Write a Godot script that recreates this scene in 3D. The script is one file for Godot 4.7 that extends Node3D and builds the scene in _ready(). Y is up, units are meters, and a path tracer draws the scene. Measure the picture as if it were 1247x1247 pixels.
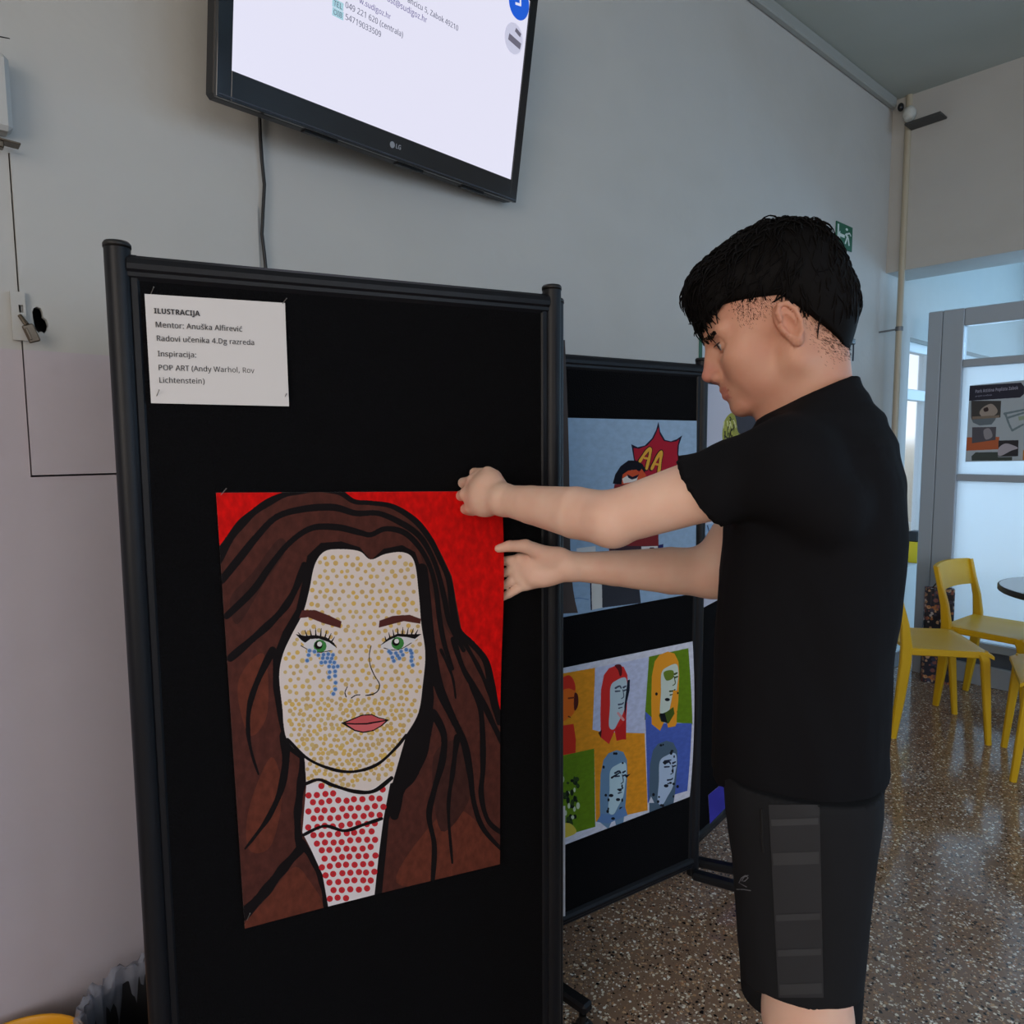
extends Node3D
# A school hallway: a young man pins a painted poster on a folding display board under a wall television.

const F := 870.0                      # focal length in pixels of the 1247 x 1247 frame
const PITCH := 5.45
const ROLL := -0.35
const EYE := Vector3(0, 1.42, 0)
const WALL_ANGLE := 48.56             # the television wall recedes at this angle from the viewing axis
const WALL_DISTANCE := 1.71
var cam_basis: Basis
var room: Transform3D                 # x along the television wall, y up, z away from that wall
var mats := {}
var used := {}
var niche := []                        # the cupboard's place in the television wall: x from, x to, y from, y to


# ------------------------------------------------------------------ pixels to points
func ray(px: float, py: float) -> Vector3:
	return cam_basis * Vector3((px - 623.5) / F, -(py - 623.5) / F, -1.0)

func at(px: float, py: float, depth: float) -> Vector3:      # depth: metres straight ahead, level
	var r := ray(px, py)
	return EYE + r * (depth / -r.z)

func on_plane(px: float, py: float, p0: Vector3, n: Vector3) -> Vector3:
	var r := ray(px, py)
	return EYE + r * ((p0 - EYE).dot(n) / r.dot(n))

func on_floor(px: float, py: float, h := 0.0) -> Vector3:
	return on_plane(px, py, Vector3(0, h, 0), Vector3.UP)

func on_wall(px: float, py: float, off := 0.0) -> Vector3:     # a point on (or off) the television wall
	return on_plane(px, py, room * Vector3(0, 0, off), room.basis.z)

func in_room(p: Vector3) -> Vector3:
	return room.affine_inverse() * p


# ------------------------------------------------------------------ geometry
class G:
	var v := PackedVector3Array()
	var n := PackedVector3Array()
	var uv := PackedVector2Array()
	var col := PackedColorArray()
	var ix := PackedInt32Array()

	func tri(a: Vector3, b: Vector3, c: Vector3) -> void:      # counter-clockwise seen from outside
		var nn := (b - a).cross(c - a).normalized()
		var k := v.size()
		v.append_array([a, b, c])
		n.append_array([nn, nn, nn])
		uv.append_array([Vector2.ZERO, Vector2.ZERO, Vector2.ZERO])
		ix.append_array([k, k + 2, k + 1])

	func quad(a: Vector3, b: Vector3, c: Vector3, d: Vector3) -> void:
		var nn := (c - a).cross(d - b).normalized()
		var k := v.size()
		v.append_array([a, b, c, d])
		n.append_array([nn, nn, nn, nn])
		uv.append_array([Vector2(0, 1), Vector2(1, 1), Vector2(1, 0), Vector2(0, 0)])
		ix.append_array([k, k + 2, k + 1, k, k + 3, k + 2])

	func box(c: Vector3, s: Vector3, b := Basis.IDENTITY, bev := 0.0) -> void:
		var h := s / 2.0
		var e: float = minf(bev, minf(h.x, minf(h.y, h.z)) * 0.99)
		var ax := [Vector3.RIGHT, Vector3.UP, Vector3.BACK]
		for i in 3:
			for sg in [-1.0, 1.0]:
				var p: Vector3 = ax[i] * sg
				var q: Vector3 = ax[(i + 1) % 3] * sg
				var r: Vector3 = ax[(i + 2) % 3]
				var hp: float = h[i]
				var hq: float = h[(i + 1) % 3] - e
				var hr: float = h[(i + 2) % 3] - e
				quad(c + b * (p * hp - q * hq - r * hr), c + b * (p * hp + q * hq - r * hr), c + b * (p * hp + q * hq + r * hr), c + b * (p * hp - q * hq + r * hr))
		if e <= 0.0:
			return
		for i in 3:
			var j := (i + 1) % 3
			var k := (i + 2) % 3
			for sj in [-1.0, 1.0]:
				for sk in [-1.0, 1.0]:
					var f := func(pj: float, pk: float, pi: float) -> Vector3:
						var o := Vector3.ZERO
						o[i] = pi * (h[i] - e)
						o[j] = sj * pj
						o[k] = sk * pk
						return c + b * o
					var a1: Vector3 = f.call(h[j], h[k] - e, -1.0)
					var a2: Vector3 = f.call(h[j], h[k] - e, 1.0)
					var b1: Vector3 = f.call(h[j] - e, h[k], -1.0)
					var b2: Vector3 = f.call(h[j] - e, h[k], 1.0)
					if sj * sk > 0:
						quad(a1, b1, b2, a2)
					else:
						quad(a2, b2, b1, a1)
		for sx in [-1.0, 1.0]:
			for sy in [-1.0, 1.0]:
				for sz in [-1.0, 1.0]:
					var a := c + b * Vector3(sx * h.x, sy * (h.y - e), sz * (h.z - e))
					var a2 := c + b * Vector3(sx * (h.x - e), sy * h.y, sz * (h.z - e))
					var a3 := c + b * Vector3(sx * (h.x - e), sy * (h.y - e), sz * h.z)
					if sx * sy * sz > 0:
						tri(a, a2, a3)
					else:
						tri(a3, a2, a)

	func sheet(nu: int, nv: int, pos: Callable, flip := false) -> void:    # smooth grid; pos(u, v) -> Vector3, v runs downwards
		var k := v.size()
		var first := ix.size()
		for j in nv + 1:
			for i in nu + 1:
				var p: Vector3 = pos.call(float(i) / nu, float(j) / nv)
				v.append(p)
				uv.append(Vector2(float(i) / nu, float(j) / nv))
				n.append(Vector3.ZERO)
		for j in nv:
			for i in nu:
				var a := k + j * (nu + 1) + i
				var b := a + 1
				var c := a + nu + 1
				var d := c + 1
				if flip:
					ix.append_array([a, c, b, b, c, d])
				else:
					ix.append_array([a, b, c, b, d, c])
		smooth(k, first)

	func smooth(from: int, first: int) -> void:
		for t in range(first, ix.size(), 3):
			var nn := (v[ix[t + 2]] - v[ix[t]]).cross(v[ix[t + 1]] - v[ix[t]])
			for q in 3:
				n[ix[t + q]] += nn
		for i in range(from, v.size()):
			n[i] = n[i].normalized()

	func sweep(path: Array, prof: Callable, up := Vector3.UP, caps := true, round := true) -> void:   # prof(t) -> closed outline (PackedVector2Array), counter-clockwise looking along the path from its end
		var k := v.size()
		var first := ix.size()
		var m := 0
		var cnt := path.size()
		var rings := []
		for i in cnt:
			var p: Vector3 = path[i]
			var t: Vector3 = (path[mini(i + 1, cnt - 1)] - path[maxi(i - 1, 0)]).normalized()
			var side := t.cross(up)
			if side.length() < 0.001:
				side = t.cross(Vector3.FORWARD)
			side = side.normalized()
			var u2 := side.cross(t)
			var pr: PackedVector2Array = prof.call(float(i) / (cnt - 1))
			m = pr.size()
			var ring := PackedVector3Array()
			for q in pr:
				ring.append(p + side * q.x + u2 * q.y)
			rings.append(ring)
		if round:
			for r in rings:
				for p in r:
					v.append(p)
					n.append(Vector3.ZERO)
					uv.append(Vector2.ZERO)
			for i in cnt - 1:
				for j in m:
					var a := k + i * m + j
					var b := k + i * m + (j + 1) % m
					ix.append_array([a, b, a + m, b, b + m, a + m])
			smooth(k, first)
		else:
			for i in cnt - 1:
				for j in m:
					quad(rings[i][(j + 1) % m], rings[i][j], rings[i + 1][j], rings[i + 1][(j + 1) % m])
		if caps:
			for e in [0, cnt - 1]:
				var mid := Vector3.ZERO
				for p in rings[e]:
					mid += p
				mid /= m
				for j in m:
					if e == 0:
						tri(mid, rings[e][j], rings[e][(j + 1) % m])
					else:
						tri(mid, rings[e][(j + 1) % m], rings[e][j])

	func tube(path: Array, r0: float, r1 := -1.0, seg := 10, caps := true) -> void:
		var rr := r0 if r1 < 0.0 else r1
		var d: Vector3 = path[-1] - path[0]
		var up := Vector3.FORWARD if absf(d.normalized().y) > 0.8 else Vector3.UP
		sweep(path, func(t: float) -> PackedVector2Array: return G.circle(lerpf(r0, rr, t), seg), up, caps)

	static func circle(r: float, seg: int) -> PackedVector2Array:
		var o := PackedVector2Array()
		for i in seg:
			o.append(Vector2(cos(TAU * i / seg), sin(TAU * i / seg)) * r)
		return o

	static func rect(w: float, h: float, e := 0.0) -> PackedVector2Array:
		var a := w / 2
		var b := h / 2
		if e <= 0.0:
			return PackedVector2Array([Vector2(a, -b), Vector2(a, b), Vector2(-a, b), Vector2(-a, -b)])
		return PackedVector2Array([Vector2(a, -b + e), Vector2(a, b - e), Vector2(a - e, b), Vector2(-a + e, b), Vector2(-a, b - e), Vector2(-a, -b + e), Vector2(-a + e, -b), Vector2(a - e, -b)])

	func lathe(prof: Array, seg: int, xf := Transform3D()) -> void:      # prof: [Vector2(radius, height)] from the bottom up, outside
		var k := v.size()
		var first := ix.size()
		var m := prof.size()
		for i in seg:
			var an := TAU * i / seg
			for q in prof:
				v.append(xf * Vector3(cos(an) * q.x, q.y, -sin(an) * q.x))
				n.append(Vector3.ZERO)
				uv.append(Vector2(float(i) / seg, 0))
		for i in seg:
			for j in m - 1:
				var a := k + i * m + j
				var b := k + ((i + 1) % seg) * m + j
				ix.append_array([a, a + 1, b, b, a + 1, b + 1])
		smooth(k, first)

	func prism(poly: PackedVector2Array, depth: float, xf := Transform3D()) -> void:    # outline in x, y; from z 0 to z depth; counter-clockwise
		var p := poly
		if Geometry2D.is_polygon_clockwise(p):
			p = poly.duplicate()
			p.reverse()
		var t := Geometry2D.triangulate_polygon(p)
		for i in range(0, t.size(), 3):
			var q := [p[t[i]], p[t[i + 1]], p[t[i + 2]]]
			if (q[1] - q[0]).cross(q[2] - q[0]) < 0:
				q.reverse()
			tri(xf * Vector3(q[0].x, q[0].y, depth), xf * Vector3(q[1].x, q[1].y, depth), xf * Vector3(q[2].x, q[2].y, depth))
			tri(xf * Vector3(q[2].x, q[2].y, 0), xf * Vector3(q[1].x, q[1].y, 0), xf * Vector3(q[0].x, q[0].y, 0))
		for i in p.size():
			var a: Vector2 = p[i]
			var b: Vector2 = p[(i + 1) % p.size()]
			quad(xf * Vector3(a.x, a.y, 0), xf * Vector3(b.x, b.y, 0), xf * Vector3(b.x, b.y, depth), xf * Vector3(a.x, a.y, depth))

	func ball(c: Vector3, r: Vector3, b := Basis.IDENTITY, seg := 14, rows := 8) -> void:
		var k := v.size()
		for j in rows + 1:
			var la := PI * j / rows
			for i in seg + 1:
				var lo := TAU * i / seg
				var d := Vector3(sin(la) * cos(lo), cos(la), sin(la) * sin(lo))
				v.append(c + b * (d * r))
				n.append((b * (d / r)).normalized())
				uv.append(Vector2(float(i) / seg, float(j) / rows))
		for j in rows:
			for i in seg:
				var a := k + j * (seg + 1) + i
				ix.append_array([a, a + seg + 1, a + 1, a + 1, a + seg + 1, a + seg + 2])
		# rows run from the top; seen from outside this order is clockwise
		for t in range(ix.size() - rows * seg * 6, ix.size(), 3):
			var nn := (v[ix[t + 2]] - v[ix[t]]).cross(v[ix[t + 1]] - v[ix[t]])
			if nn.dot(n[ix[t]] + n[ix[t + 1]] + n[ix[t + 2]]) < 0:
				var x := ix[t + 1]
				ix[t + 1] = ix[t + 2]
				ix[t + 2] = x

	func shift(d: Vector3) -> void:
		for i in v.size():
			v[i] += d

	func mesh() -> ArrayMesh:
		var a := []
		a.resize(Mesh.ARRAY_MAX)
		a[Mesh.ARRAY_VERTEX] = v
		a[Mesh.ARRAY_NORMAL] = n
		if uv.size() == v.size():
			a[Mesh.ARRAY_TEX_UV] = uv
		if col.size() == v.size():
			a[Mesh.ARRAY_COLOR] = col
		a[Mesh.ARRAY_INDEX] = ix
		var m := ArrayMesh.new()
		m.add_surface_from_arrays(Mesh.PRIMITIVE_TRIANGLES, a)
		return m


# ------------------------------------------------------------------ distance fields for the person
class Field:
	var o: Vector3
	var c: float
	var nx: int
	var ny: int
	var nz: int
	var d := PackedFloat32Array()

	func _init(lo: Vector3, hi: Vector3, cell: float) -> void:
		o = lo
		c = cell
		nx = int((hi.x - lo.x) / cell) + 2
		ny = int((hi.y - lo.y) / cell) + 2
		nz = int((hi.z - lo.z) / cell) + 2
		d.resize(nx * ny * nz)
		d.fill(1.0)

	func span(lo: Vector3, hi: Vector3) -> Array:
		return [maxi(0, int((lo.x - o.x) / c)), mini(nx - 1, int((hi.x - o.x) / c) + 1), maxi(0, int((lo.y - o.y) / c)), mini(ny - 1, int((hi.y - o.y) / c) + 1), maxi(0, int((lo.z - o.z) / c)), mini(nz - 1, int((hi.z - o.z) / c) + 1)]

	func put(i: int, e: float, k: float, sub: bool) -> void:
		var a := d[i]
		if sub:
			e = -e
			var h1 := maxf(k - absf(a - e), 0.0) / k
			d[i] = maxf(a, e) + h1 * h1 * k * 0.25
		else:
			var h2 := maxf(k - absf(a - e), 0.0) / k
			d[i] = minf(a, e) - h2 * h2 * k * 0.25

	func cap(a: Vector3, b: Vector3, ra: float, rb: float, k := 0.01, sub := false) -> void:
		var m := maxf(ra, rb) + k + 3.0 * c
		var s := span(a.min(b) - Vector3.ONE * m, a.max(b) + Vector3.ONE * m)
		var ba := b - a
		var bb := maxf(ba.dot(ba), 1e-9)
		for z in range(s[4], s[5] + 1):
			for y in range(s[2], s[3] + 1):
				var i: int = (z * ny + y) * nx + s[0]
				var p := o + Vector3(s[0], y, z) * c - a
				for x in range(s[0], s[1] + 1):
					var t := clampf(p.dot(ba) / bb, 0.0, 1.0)
					var e := (p - ba * t).length() - (ra + (rb - ra) * t)
					if e < m:
						put(i, e, k, sub)
					p.x += c
					i += 1

	func ell(ce: Vector3, b: Basis, r: Vector3, k := 0.01, sub := false) -> void:
		var m: float = maxf(r.x, maxf(r.y, r.z)) + k + 3.0 * c
		var s := span(ce - Vector3.ONE * m, ce + Vector3.ONE * m)
		var q0 := b.x / r.x
		var q1 := b.y / r.y
		var q2 := b.z / r.z
		for z in range(s[4], s[5] + 1):
			for y in range(s[2], s[3] + 1):
				var i: int = (z * ny + y) * nx + s[0]
				var p := o + Vector3(s[0], y, z) * c - ce
				for x in range(s[0], s[1] + 1):
					var w := Vector3(p.dot(q0), p.dot(q1), p.dot(q2))
					var k0 := w.length()
					if k0 > 1e-4:
						var k1 := (w / r).length()
						var e := k0 * (k0 - 1.0) / k1
						if e < k + 3.0 * c:
							put(i, e, k, sub)
					else:
						put(i, -minf(r.x, minf(r.y, r.z)), k, sub)
					p.x += c
					i += 1

	func any(lo: Vector3, hi: Vector3, f: Callable, k := 0.01, sub := false) -> void:    # f(point) -> distance
		var s := span(lo, hi)
		for z in range(s[4], s[5] + 1):
			for y in range(s[2], s[3] + 1):
				for x in range(s[0], s[1] + 1):
					var e: float = f.call(o + Vector3(x, y, z) * c)
					put((z * ny + y) * nx + x, e, k, sub)

	func at(p: Vector3) -> float:
		var q := (p - o) / c
		var x := int(q.x)
		var y := int(q.y)
		var z := int(q.z)
		if x < 0 or y < 0 or z < 0 or x >= nx - 1 or y >= ny - 1 or z >= nz - 1:
			return 1.0
		var f := q - Vector3(x, y, z)
		var i := (z * ny + y) * nx + x
		var a := lerpf(lerpf(d[i], d[i + 1], f.x), lerpf(d[i + nx], d[i + nx + 1], f.x), f.y)
		i += nx * ny
		return lerpf(a, lerpf(lerpf(d[i], d[i + 1], f.x), lerpf(d[i + nx], d[i + nx + 1], f.x), f.y), f.z)

	func hit(from: Vector3, dir: Vector3, t0: float, t1: float) -> float:
		var t := t0
		var step := 0.003
		while t < t1:
			if at(from + dir * t) < 0.0:
				var lo := t - step
				var hi := t
				for k in 10:
					var mid := (lo + hi) / 2
					if at(from + dir * mid) < 0.0:
						hi = mid
					else:
						lo = mid
				return hi
			t += step
		return -1.0

	func into(g: G, tint = null) -> void:
		var slot := PackedInt32Array()
		slot.resize(nx * ny * nz)
		slot.fill(-1)
		var base := g.v.size()
		var sx := 1
		var sy := nx
		var sz := nx * ny
		var lim := 4.5 * c
		var off := [0, 1, sy, sy + 1, sz, sz + 1, sz + sy, sz + sy + 1]
		var cor := [Vector3(0, 0, 0), Vector3(1, 0, 0), Vector3(0, 1, 0), Vector3(1, 1, 0), Vector3(0, 0, 1), Vector3(1, 0, 1), Vector3(0, 1, 1), Vector3(1, 1, 1)]
		var edges := [[0, 1], [2, 3], [4, 5], [6, 7], [0, 2], [1, 3], [4, 6], [5, 7], [0, 4], [1, 5], [2, 6], [3, 7]]
		for z in nz - 1:
			for y in ny - 1:
				var i := (z * ny + y) * nx
				for x in nx - 1:
					var d0 := d[i]
					if d0 < lim and d0 > -lim:
						var neg := 0
						var val := [0.0, 0.0, 0.0, 0.0, 0.0, 0.0, 0.0, 0.0]
						for q in 8:
							var e := d[i + off[q]]
							val[q] = e
							if e < 0.0:
								neg += 1
						if neg > 0 and neg < 8:
							var sum := Vector3.ZERO
							var cnt := 0
							for e in edges:
								var va: float = val[e[0]]
								var vb: float = val[e[1]]
								if (va < 0.0) != (vb < 0.0):
									sum += cor[e[0]].lerp(cor[e[1]], va / (va - vb))
									cnt += 1
							slot[i] = g.v.size()
							g.v.append(o + (Vector3(x, y, z) + sum / cnt) * c)
							g.n.append(Vector3(val[1] + val[3] + val[5] + val[7] - val[0] - val[2] - val[4] - val[6], val[2] + val[3] + val[6] + val[7] - val[0] - val[1] - val[4] - val[5], val[4] + val[5] + val[6] + val[7] - val[0] - val[1] - val[2] - val[3]).normalized())
							g.uv.append(Vector2.ZERO)
					i += 1
		for z in range(1, nz - 1):
			for y in range(1, ny - 1):
				var i := (z * ny + y) * nx + 1
				for x in range(1, nx - 1):
					if slot[i] >= 0:
						var inside := d[i] < 0.0
						if inside != (d[i + sx] < 0.0):
							four(g, slot[i], slot[i - sy], slot[i - sy - sz], slot[i - sz], inside)
						if inside != (d[i + sy] < 0.0):
							four(g, slot[i], slot[i - sz], slot[i - sz - sx], slot[i - sx], inside)
						if inside != (d[i + sz] < 0.0):
							four(g, slot[i], slot[i - sx], slot[i - sx - sy], slot[i - sy], inside)
					i += 1
		if tint != null:
			for q in range(base, g.v.size()):
				g.col.append(tint.call(g.v[q]))

	func four(g: G, a: int, b: int, e: int, f: int, inside: bool) -> void:
		if a < 0 or b < 0 or e < 0 or f < 0:
			return
		if inside:
			g.ix.append_array([a, e, b, a, f, e])
		else:
			g.ix.append_array([a, b, e, a, e, f])


# ------------------------------------------------------------------ painted sheets
class Art:                       # a picture traced in photograph pixels and laid on its sheet of paper
	var im: Image
	var w: int
	var h: int
	var q: Array                 # corners in the photograph: top left, top right, bottom right, bottom left
	var m: Array                 # unit square -> photograph
	var inv: Array
	var dx := 0.0
	var dy := 0.0
	var sc := 1.0

	func _init(width: int, height: int, quad: Array, fill: Color) -> void:
		w = width
		h = height
		q = quad
		im = Image.create(w, h, false, Image.FORMAT_RGB8)
		im.fill(fill)
		var p0: Vector2 = q[0]
		var p1: Vector2 = q[1]
		var p2: Vector2 = q[2]
		var p3: Vector2 = q[3]
		var d1 := p1 - p2
		var d2 := p3 - p2
		var s := p0 - p1 + p2 - p3
		var den := d1.cross(d2)
		var gg := s.cross(d2) / den
		var hh := d1.cross(s) / den
		m = [p1.x - p0.x + gg * p1.x, p3.x - p0.x + hh * p3.x, p0.x, p1.y - p0.y + gg * p1.y, p3.y - p0.y + hh * p3.y, p0.y, gg, hh, 1.0]
		inv = [m[4] * m[8] - m[5] * m[7], m[2] * m[7] - m[1] * m[8], m[1] * m[5] - m[2] * m[4], m[5] * m[6] - m[3] * m[8], m[0] * m[8] - m[2] * m[6], m[2] * m[3] - m[0] * m[5], m[3] * m[7] - m[4] * m[6], m[1] * m[6] - m[0] * m[7], m[0] * m[4] - m[1] * m[3]]

	func view(x: float, y: float, scale: float) -> void:      # the following points are read from a magnified view
		dx = x
		dy = y
		sc = scale

	func photo(u: float, t: float) -> Vector2:
		var k: float = m[6] * u + m[7] * t + 1.0
		return Vector2(m[0] * u + m[1] * t + m[2], m[3] * u + m[4] * t + m[5]) / k

	func tex(p: Vector2) -> Vector2:
		var a := Vector2(dx + p.x / sc, dy + p.y / sc)
		var k: float = inv[6] * a.x + inv[7] * a.y + inv[8]
		return Vector2((inv[0] * a.x + inv[1] * a.y + inv[2]) / k * w, (inv[3] * a.x + inv[4] * a.y + inv[5]) / k * h)

	static func pts(a: Array) -> Array:
		var o := []
		for i in range(0, a.size(), 2):
			o.append(Vector2(a[i], a[i + 1]))
		return o

	static func curve(p: Array, closed := false, step := 8) -> Array:
		var o := []
		var c := p.size()
		for i in (c if closed else c - 1):
			var a: Vector2 = p[(i - 1 + c) % c] if closed else p[maxi(i - 1, 0)]
			var b: Vector2 = p[i]
			var d: Vector2 = p[(i + 1) % c]
			var e: Vector2 = p[(i + 2) % c] if closed else p[mini(i + 2, c - 1)]
			for k in step:
				o.append(b.cubic_interpolate(d, a, e, float(k) / step))
		if not closed:
			o.append(p[-1])
		return o

	func fill(poly: Array, color: Color) -> void:        # poly in texture pixels
		var lo := 1e9
		var hi := -1e9
		for p in poly:
			lo = minf(lo, p.y)
			hi = maxf(hi, p.y)
		for y in range(maxi(0, int(floor(lo))), mini(h - 1, int(ceil(hi))) + 1):
			var yy := y + 0.5
			var xs := []
			for i in poly.size():
				var a: Vector2 = poly[i]
				var b: Vector2 = poly[(i + 1) % poly.size()]
				if (a.y <= yy) != (b.y <= yy):
					xs.append(a.x + (yy - a.y) / (b.y - a.y) * (b.x - a.x))
			xs.sort()
			for i in range(0, xs.size() - 1, 2):
				var x0 := int(round(xs[i]))
				var x1 := int(round(xs[i + 1]))
				if x1 > x0:
					im.fill_rect(Rect2i(x0, y, x1 - x0, 1), color)

	func poly(a: Array, color: Color, smooth := true) -> void:
		var p := pts(a)
		if smooth:
			p = curve(p, true, 6)
		fill(p.map(func(x: Vector2) -> Vector2: return tex(x)), color)

	func line(a: Array, w0: float, w1: float, color: Color) -> void:    # widths in view pixels
		var p := curve(pts(a), false, 8)
		var c := p.size()
		var left := []
		var right := []
		for i in c:
			var t: Vector2 = (p[mini(i + 1, c - 1)] - p[maxi(i - 1, 0)]).normalized()
			var nn := Vector2(-t.y, t.x)
			var f := float(i) / (c - 1)
			var hw := lerpf(w0, w1, f) * (0.5 + 0.06 * sin(f * 23.0))
			left.append(tex(p[i] + nn * hw))
			right.append(tex(p[i] - nn * hw))
		for i in c - 1:
			fill([left[i], left[i + 1], right[i + 1], right[i]], color)
		for i in range(0, c, 2):
			disc(p[i].x, p[i].y, lerpf(w0, w1, float(i) / (c - 1)) * 0.49, color)

	func disc(x: float, y: float, r: float, color: Color, ry := -1.0) -> void:
		var o := []
		var b := r if ry < 0 else ry
		for i in 12:
			o.append(tex(Vector2(x + cos(TAU * i / 12) * r, y + sin(TAU * i / 12) * b)))
		fill(o, color)

	func brush(amount: float, seedling: int, stretch := 3.0) -> void:    # uneven paint: streaks of a slightly different tone
		var nz := FastNoiseLite.new()
		nz.seed = seedling
		nz.frequency = 0.02
		nz.fractal_octaves = 3
		for y in h:
			for x in w:
				var k := 1.0 + amount * nz.get_noise_2d(x * stretch * 0.6, y / stretch * 1.6)
				var cc := im.get_pixel(x, y)
				im.set_pixel(x, y, Color(cc.r * k, cc.g * k, cc.b * k))

	func done(tw: int, th: int) -> ImageTexture:
		im.resize(tw, th, Image.INTERPOLATE_LANCZOS)
		return ImageTexture.create_from_image(im)


# ------------------------------------------------------------------ objects and materials
func mat(key: String, c: Color, rough := 0.6, extra := {}) -> StandardMaterial3D:
	if mats.has(key):
		return mats[key]
	var m := StandardMaterial3D.new()
	m.resource_name = key
	m.albedo_color = c
	m.roughness = rough
	for k in extra:
		m.set(k, extra[k])
	mats[key] = m
	return m

func c8(r: float, g: float, b: float) -> Color:
	return Color(r / 255.0, g / 255.0, b / 255.0)

func noise_tex(freq: float, size: int, ramp: Array, seedling := 1, normal := false, bump := 4.0) -> NoiseTexture2D:
	var nz := FastNoiseLite.new()
	nz.seed = seedling
	nz.frequency = freq
	nz.fractal_octaves = 4
	var t := NoiseTexture2D.new()
	t.width = size
	t.height = size
	t.seamless = true
	t.noise = nz
	if normal:
		t.as_normal_map = true
		t.bump_strength = bump
	elif ramp:
		var gr := Gradient.new()
		gr.offsets = PackedFloat32Array(range(ramp.size()).map(func(i): return float(i) / (ramp.size() - 1)))
		gr.colors = PackedColorArray(ramp)
		t.color_ramp = gr
	return t

func called(name_: String) -> String:
	if not used.has(name_):
		used[name_] = 0
		return name_
	used[name_] += 1
	return "%s_%03d" % [name_, used[name_]]

func obj(name_: String, g, m: Material, parent: Node = self, xf := Transform3D()) -> MeshInstance3D:
	var o := MeshInstance3D.new()
	o.name = called(name_) if parent == self else name_
	o.mesh = g.mesh() if g is G else g
	o.material_override = m
	o.transform = xf
	parent.add_child(o, true)
	return o

func tag(o: Node, label: String, category: String, group := "") -> Node:
	o.set_meta("label", label)
	o.set_meta("category", category)
	if group:
		o.set_meta("group", group)
	return o

func thing(name_: String, label: String, category: String, xf := Transform3D(), group := "") -> Node3D:
	var o := Node3D.new()
	o.name = called(name_)
	o.transform = xf
	add_child(o)
	tag(o, label, category, group)
	return o

func struct(name_: String, g, m: Material, label := "") -> MeshInstance3D:
	var o := obj(name_, g, m, self, room)
	o.set_meta("kind", "structure")
	if label:
		o.set_meta("label", label)
		o.set_meta("category", name_.split("_")[0])
	return o

func part_lines(parent: Node, name_: String, text: String, size: float, xf: Transform3D, m: Material, bold := false, width := 1.0) -> MeshInstance3D:
	var t := TextMesh.new()
	var f := SystemFont.new()
	f.font_names = PackedStringArray(["Droid Sans"])
	if bold:
		f.font_weight = 700
	t.font = f
	t.text = text
	t.font_size = 64
	t.pixel_size = size / 64.0
	t.depth = 0.0004
	t.curve_step = 2.0
	t.horizontal_alignment = HORIZONTAL_ALIGNMENT_LEFT
	t.vertical_alignment = VERTICAL_ALIGNMENT_TOP
	return obj(name_, t, m, parent, xf * Transform3D(Basis.from_scale(Vector3(width, 1, 1)), Vector3.ZERO))


func _ready() -> void:
	# ---- camera
	cam_basis = Basis(Vector3.RIGHT, deg_to_rad(-PITCH)) * Basis(Vector3.BACK, deg_to_rad(ROLL))
	var s := sin(deg_to_rad(WALL_ANGLE))
	var c := cos(deg_to_rad(WALL_ANGLE))
	room = Transform3D(Basis(Vector3(s, 0, -c), Vector3.UP, Vector3(c, 0, s)), Vector3(-c * WALL_DISTANCE, 0, -s * WALL_DISTANCE))
	var cam := Camera3D.new()
	cam.name = "camera"
	cam.fov = rad_to_deg(2.0 * atan(623.5 / F))
	cam.near = 0.05
	cam.far = 200.0
	cam.transform = Transform3D(cam_basis, EYE)
	cam.current = true
	add_child(cam)
	# ---- sky, exposure
	var env := Environment.new()
	env.background_mode = Environment.BG_SKY
	var sm := ProceduralSkyMaterial.new()
	sm.sky_top_color = c8(176, 200, 232)
	sm.sky_horizon_color = c8(226, 234, 242)
	sm.ground_bottom_color = c8(120, 118, 108)
	sm.ground_horizon_color = c8(170, 172, 168)
	sm.energy_multiplier = 1.5
	var sky := Sky.new()
	sky.sky_material = sm
	env.sky = sky
	env.tonemap_mode = Environment.TONE_MAPPER_LINEAR
	env.tonemap_exposure = 1.0
	env.sdfgi_enabled = true
	env.ssao_enabled = true
	env.ssil_enabled = true
	var we := WorldEnvironment.new()
	we.name = "environment"
	we.environment = env
	add_child(we)
	# ---- daylight in the windows: hall side (behind the photographer), far room end, far room side
	daylight("daylight_hall", Vector3(-1.75, 2.05, 5.9), Vector3(0, 0, -1), Vector2(1.4, 2.0), 1.4, c8(255, 244, 236))
	daylight("daylight_hall", Vector3(0.05, 2.05, 5.9), Vector3(0, 0, -1), Vector2(1.4, 2.0), 2.3, c8(250, 245, 245))
	daylight("daylight_hall", Vector3(1.75, 2.05, 5.9), Vector3(0, 0, -1), Vector2(1.2, 2.0), 2.2, c8(190, 222, 255))
	daylight("daylight_hall", Vector3(3.4, 2.05, 5.9), Vector3(0, 0, -1), Vector2(1.3, 2.0), 2.6, c8(164, 210, 255))
	daylight("daylight_end", Vector3(-2.7, 2.05, 2.7), Vector3(1, 0, 0), Vector2(2.6, 2.0), 5.9, c8(255, 235, 216))
	daylight("daylight_far_end", Vector3(7.5, 1.6, 2.6), Vector3(-1, 0, 0), Vector2(3.6, 2.0), 14.5, c8(158, 212, 255))
	daylight("daylight_far_side", Vector3(5.85, 1.35, 0.06), Vector3(0, 0, 1), Vector2(1.9, 1.3), 2.5, c8(180, 222, 255))
	build_room()
	build_television()
	build_wall_fittings()
	build_boards()
	build_far_room()
	build_bins()
	build_person()


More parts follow.
